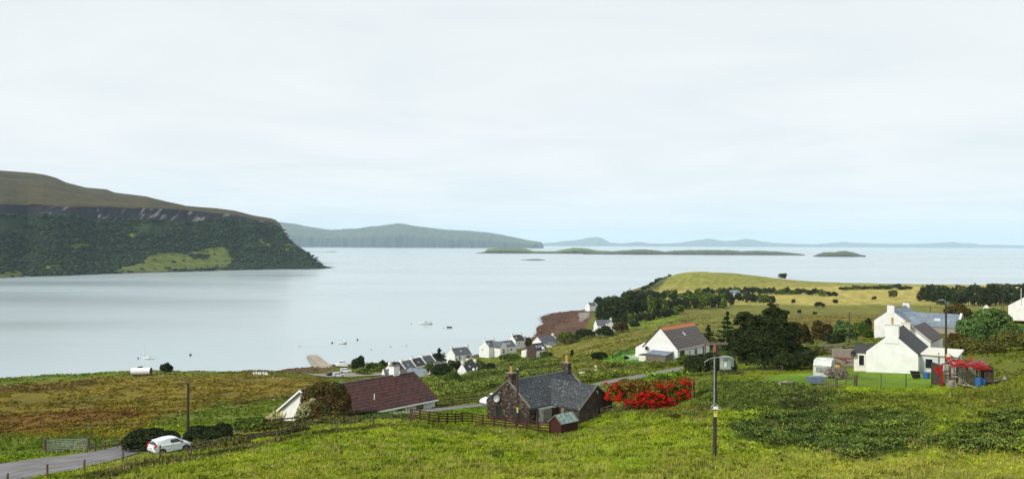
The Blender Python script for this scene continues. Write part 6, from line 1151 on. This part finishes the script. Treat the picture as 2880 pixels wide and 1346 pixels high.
def boat(name, label, px, D, rz, L, W, Hh, kind, z=0., hm='white', group=None):
    o = empty(name, ((px-1440)/F*D, D, z), R(rz), label, 'boat', group); b, dk = hull(L, W, Hh, hm, open_=kind == 'row'); b.build('hull', M[hm], o); dk.build('deck', M['render_grey' if kind != 'row' else 'darkwood'], o)
    if kind == 'cruiser':
        MB().tube([(-L*.48, 0, .05), (L*.42, 0, .05)], [W*.44, W*.12], 8).build('boot_stripe', M['black'], o)
        MB().prism([(-L*.22, Hh), (L*.22, Hh*1.1), (L*.08, Hh+1.25), (-L*.2, Hh+1.35)], -W*.34, W*.34, 'y').build('cabin', M['white'], o)
        for s in (1, -1): MB().prism([(-L*.17, Hh+.6), (L*.09, Hh+.6), (L*.05, Hh+1.05), (-L*.16, Hh+1.1)], s*W*.34, s*W*.352, 'y').build('window', M['glass'], o)
        MB().prism([(-L*.2, Hh+1.36), (-L*.2, Hh+1.5), (L*.05, Hh+1.42), (L*.07, Hh+1.28)], -W*.3, W*.3, 'y').build('cabin_roof', M['white'], o)
        MB().tube([(-L*.42, 0, Hh), (-L*.42, 0, Hh+1.2), (-L*.3, 0, Hh+1.25)], .05, 5).build('rail', M['galv'], o)
    if kind == 'sail':
        MB().prism([(-L*.1, Hh), (L*.2, Hh), (L*.1, Hh+.75), (-L*.12, Hh+.85)], -W*.3, W*.3, 'y').build('cabin', M['white'], o); MB().box((-L*.05, -W*.31, Hh+.45), (L*.1, .04, .25)).build('window', M['glass'], o); MB().tube([(L*.3, 0, Hh), (L*.3, 0, 8.0)], [.05, .03], 6).build('mast', M['galv'], o); MB().tube([(L*.3, 0, Hh+.9), (-L*.3, 0, Hh+1.0)], [.07, .05], 6).build('boom', M['galv'], o)
    if kind == 'fishing':
        MB().box((-L*.25, 0, Hh+.6), (L*.2, W*.5, 1.2)).build('wheelhouse', M['white'], o); MB().box((-L*.25, -W*.26, Hh+.8), (L*.12, .04, .4)).build('window', M['glass'], o); MB().tube([(L*.4, 0, Hh), (L*.4, 0, Hh+1.0)], .06, 5).build('bow_post', M['black'], o); MB().tube([(-L*.45, 0, Hh*.35), (L*.35, 0, Hh*.4)], [W*.5, W*.3], 6).build('rubbing_strake', M['black'], o)
    if kind == 'row':
        for x in (-.2, .15): MB().box((L*x, 0, Hh*.8), (.2, W*.85, .04)).build('thwart', M['wood'], o)
    return o
def seaD(py, px=1440): r = ray(px, py); return -H*r[1]/r[2]
boat('motor_boat', 'white cabin cruiser with dark waterline moored alone in the bay', 1197, seaD(911, 1197), 184, 10.2, 3.0, 1.1, 'cruiser')
boat('rowing_boat', 'dark open rowing boat right of the cabin cruiser', 1265, seaD(921, 1265), 176, 3.8, 1.5, .75, 'row', hm='black')
boat('fishing_boat', 'small white fishing boat with dark strake off the jetty', 964, seaD(966, 964), 178, 5.2, 1.9, .9, 'fishing')
boat('sailing_boat', 'small white sailing boat with thin mast off the left shore', 419, seaD(1009, 419), 183, 5.4, 1.9, .75, 'sail')
boat('dinghy', 'tiny white dinghy afloat left of the fishing boat', 843, seaD(973, 843), 180, 2.4, 1.0, .45, 'row', hm='white')
boat('yard_boat', 'white cabin boat laid up ashore beside the umbrella shaped tree', 962, 362, 165, 6.2, 2.3, 1.3, 'cruiser', z=2.6)
boat('yard_boat', 'dark hulled white boat laid up right of the white cabin boat', 976, 366, 20, 4.6, 1.8, .9, 'fishing', z=2.4, hm='white')
boat('yard_dinghy', 'small white dinghy on the shore left of the laid up boats', 948, 356, 10, 3.4, 1.4, .6, 'row', z=1.8, hm='white')
boat('yard_dinghy', 'pale blue dinghy on the shore below the laid up boats', 972, 352, 30, 3.6, 1.4, .6, 'row', z=2.2, hm='caravan_glass')
for px, py, s, m_, lab in ((936, 965, .55, 'black', 'dark mooring buoy just left of the fishing boat'), (1007, 956, .55, 'black', 'dark mooring buoy right of the fishing boat'), (538, 999, .6, 'black', 'tall dark buoy right of the sailing boat'), (391, 1008, .4, 'black', 'small dark buoy left of the sailing boat'), (1046, 983, .35, 'galv', 'small grey buoy nearest the umbrella shaped tree'), (1100, 975, .4, 'galv', 'grey buoy above the cottage row, left one'), (1145, 972, .4, 'galv', 'grey buoy above the cottage row, right one'), (1158, 911, .45, 'galv', 'pale buoy left of the cabin cruiser'), (1249, 922, .35, 'galv', 'small buoy at the bow of the rowing boat')):
    D = seaD(py, px); tag(MB().tube([(0, 0, -.3), (0, 0, 0), (0, 0, s*.8), (0, 0, s*1.4), (0, 0, s*1.9)], [s*.6, s, s, s*.5, s*.1], 10).build('mooring_buoy', M[m_], loc=((px-1440)/F*D, D, 0)), lab, 'buoy')
# ------------------------------------------------------------------ tank, boulders and pale stones
c0 = g(397, 1054); o = empty('storage_tank', c0, R(4), 'long white cylindrical tank lying on the shore bluff', 'tank'); MB().tube([(-2.7, 0, 1.1), (2.75, 0, 1.2)], 1.05, 20).build('shell', M['white'], o)
MB().tube([(2.75, 0, 1.2), (2.9, 0, 1.2)], 1.0, 20).build('end_cap', M['darkwood'], o)
for x in (-1.8, 1.8): MB().box((x, 0, .1), (.3, 1.8, .7)).build('cradle', M['darkwood'], o)
rk = MB(); q = random.Random(5)
def rockmb(s, seed):
    r_ = np.random.default_rng(seed); b = MB(); V = ico*s*r_.uniform(.7, 1.2, (10, 1))*[1.2, .9, .7]; b.add([tuple(v) for v in V], [tuple(f) for f in icf]+[(6, 9, 8, 7)]); return b
r0 = rockmb(1, 3).build('stone', M['rock']); first = True
STN = [(14, 1082, 'left edge of the moor'), (28, 1085, ''), (200, 1043, ''), (213, 1043, ''), (204, 1055, ''), (220, 1055, ''), (91, 1061, ''), (101, 1071, ''), (310, 1044, ''), (468, 1167, ''), (506, 1163, ''), (553, 1163, ''), (626, 1149, ''), (686, 1159, ''), (759, 1128, ''), (769, 1128, ''), (445, 1054, ''), (459, 1054, ''), (510, 1048, ''), (518, 1047, ''),(768,1066,''),(790,1068,''),(800,1067,''),(780,1067,'')]
for i, (px, py, _) in enumerate(STN):
    p = g(px, py); s = pxs(p.y, 3.4)*q.uniform(.8, 1.3)
    if first: o = r0; first = False
    else: o = r0.copy(); COL.objects.link(o)
    o.location = (p.x, p.y, p.z+s*.4); o.scale = (s, s, s); o.rotation_euler = (0, 0, q.uniform(0, 6)); near_ = py > 1100
    tag(o, 'pale stone lying in the green pasture left of the bungalow' if near_ else 'pale stone lying near the edge of the shore bluff', 'stone', 'pale stones in the green pasture' if near_ else 'pale stones on the shore bluff')
o = empty('white_scrap', g(735, 1053), 0, 'cluster of white scrap standing on the bluff above the shore', 'scrap')
for k in range(7): MB().box((k*.75-2.4, q.uniform(-.5, .5), .5), (.5, .5, q.uniform(.7, 1.2)), M=Matrix.Rotation(q.uniform(-.3, .3), 3, 'Y')).build('panel', M['white'], o)
# seaweed covered stones of the beach and along the tide line
q = np.random.default_rng(8); n_ = 60000; th_ = q.uniform(R(-30), R(12), n_); r_ = q.uniform(300, 900, n_); x = r_*np.sin(th_); y = r_*np.cos(th_); z = hgt(x, y); px, py = proj(x, y, z)
k = (z > -.5) & (z < 1.6) & (q.random(n_) < .9); x, y, z = x[k][:7000], y[k][:7000], z[k][:7000]; m_ = len(x); s = q.uniform(.25, .8, m_)
V = np.c_[x, y, z][:, None, :]+ico[None]*s[:, None, None]*q.uniform(.6, 1.3, (m_, 10, 1))*[1.2, 1, .45]; cc = np.array(SH)*q.uniform(.3, 1.8, (m_, 1, 1))*(1+q.normal(size=(m_, 1, 3))*[.12, .15, .2])+np.zeros((1, 10, 3))
tag(npmesh('shore_stones', V.reshape(-1, 3), (icf[None]+np.arange(m_)[:, None, None]*10).reshape(-1, 3), M['woodland'], col=np.clip(cc.reshape(-1, 3), .003, .9)), 'weed covered stones along the beach and tide line', 'stones', kind='stuff')
# ------------------------------------------------------------------ patio table and shrubs of the orange ridged house
c0 = gd(1965, 158); o = empty('patio_table', c0, 0, 'white patio table under the right hand windows of the orange ridged house', 'table'); MB().box((0, 0, .8), (2.6, 1.2, .08)).build('tabletop', M['white'], o)
for x in (-1.1, 1.1):
    for y in (-.4, .4): MB().box((x, y, .35), (.08, .08, .9)).build('leg', M['white'], o)
# ------------------------------------------------------------------ near field: weed clumps coloured dark as the grass's dotted shadows, and seed stalks
tufts('weeds', 26000, ((-36, 36), (46, 95)), (.12, .34), .10, M['blade'], 'coarse weed clumps coloured dark as dotted shadows through the near field', 'weeds', lambda x, y, z: groundcol(x, y, z)*.3+np.array((.028, .045, .006)), 12, lambda x, y, z, px, py, q: (fbm(x/1.0, y/1.0, 57)+.25*(fbm(x/7, y/4, 58)-.5)) > .64, blades=4)
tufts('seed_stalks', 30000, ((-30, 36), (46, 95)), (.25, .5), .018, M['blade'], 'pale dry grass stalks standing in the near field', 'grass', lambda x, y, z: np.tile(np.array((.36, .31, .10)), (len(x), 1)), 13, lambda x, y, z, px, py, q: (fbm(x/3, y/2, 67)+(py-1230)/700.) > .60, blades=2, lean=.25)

def scr(x, y, z, px, py, q):
    k = (z > 2.2) & (roaddist(x, y) > 2) & (fbm(x/9, y/9, 207)+.3*(fbm(x/2.5, y/2.5, 208)-.5) > .56) & (py < 1175)
    for a, b_, c in PADS: k &= np.hypot(x-a, y-b_) > c+2
    return k & ~inpoly(px, py, [(1690,1012),(1740,985),(1812,974),(1830,1016),(1760,1030)]) & ~inpoly(px, py, [(2120,1070),(2200,1040),(2640,1035),(2650,1085),(2290,1085)]) & ~inpoly(px, py, [(1390,1135),(1150,1185),(1180,1150),(1380,1110)])
frond('scrub', 26000, ((-9, 13), (118, 420)), 15, scr, 'low green scrub and bramble scattered over the slope above the village', 2.2, 6, 'scrub')
frond('heather', 4500, ((-36, -10), (100, 300)), 16, lambda x, y, z, px, py, q: (z > 3) & (roaddist(x, y) > 3) & (fbm(x/7, y/12, 307) > .6) & ~((px > 700) & (py > 1085)), 'small tussocks of rush and heather over the left hand moor', 1.2, 5, 'heather')

for i, (px, py, lab) in enumerate([(1900, 1178, 'dry brown tussock below the right end of the red flowering bank')]):
    bush('rush_clump', lab, g(px, py), .9, .6, .55, 'leaf_brown', 500, .10, 400+i, 'rushes', k=8)
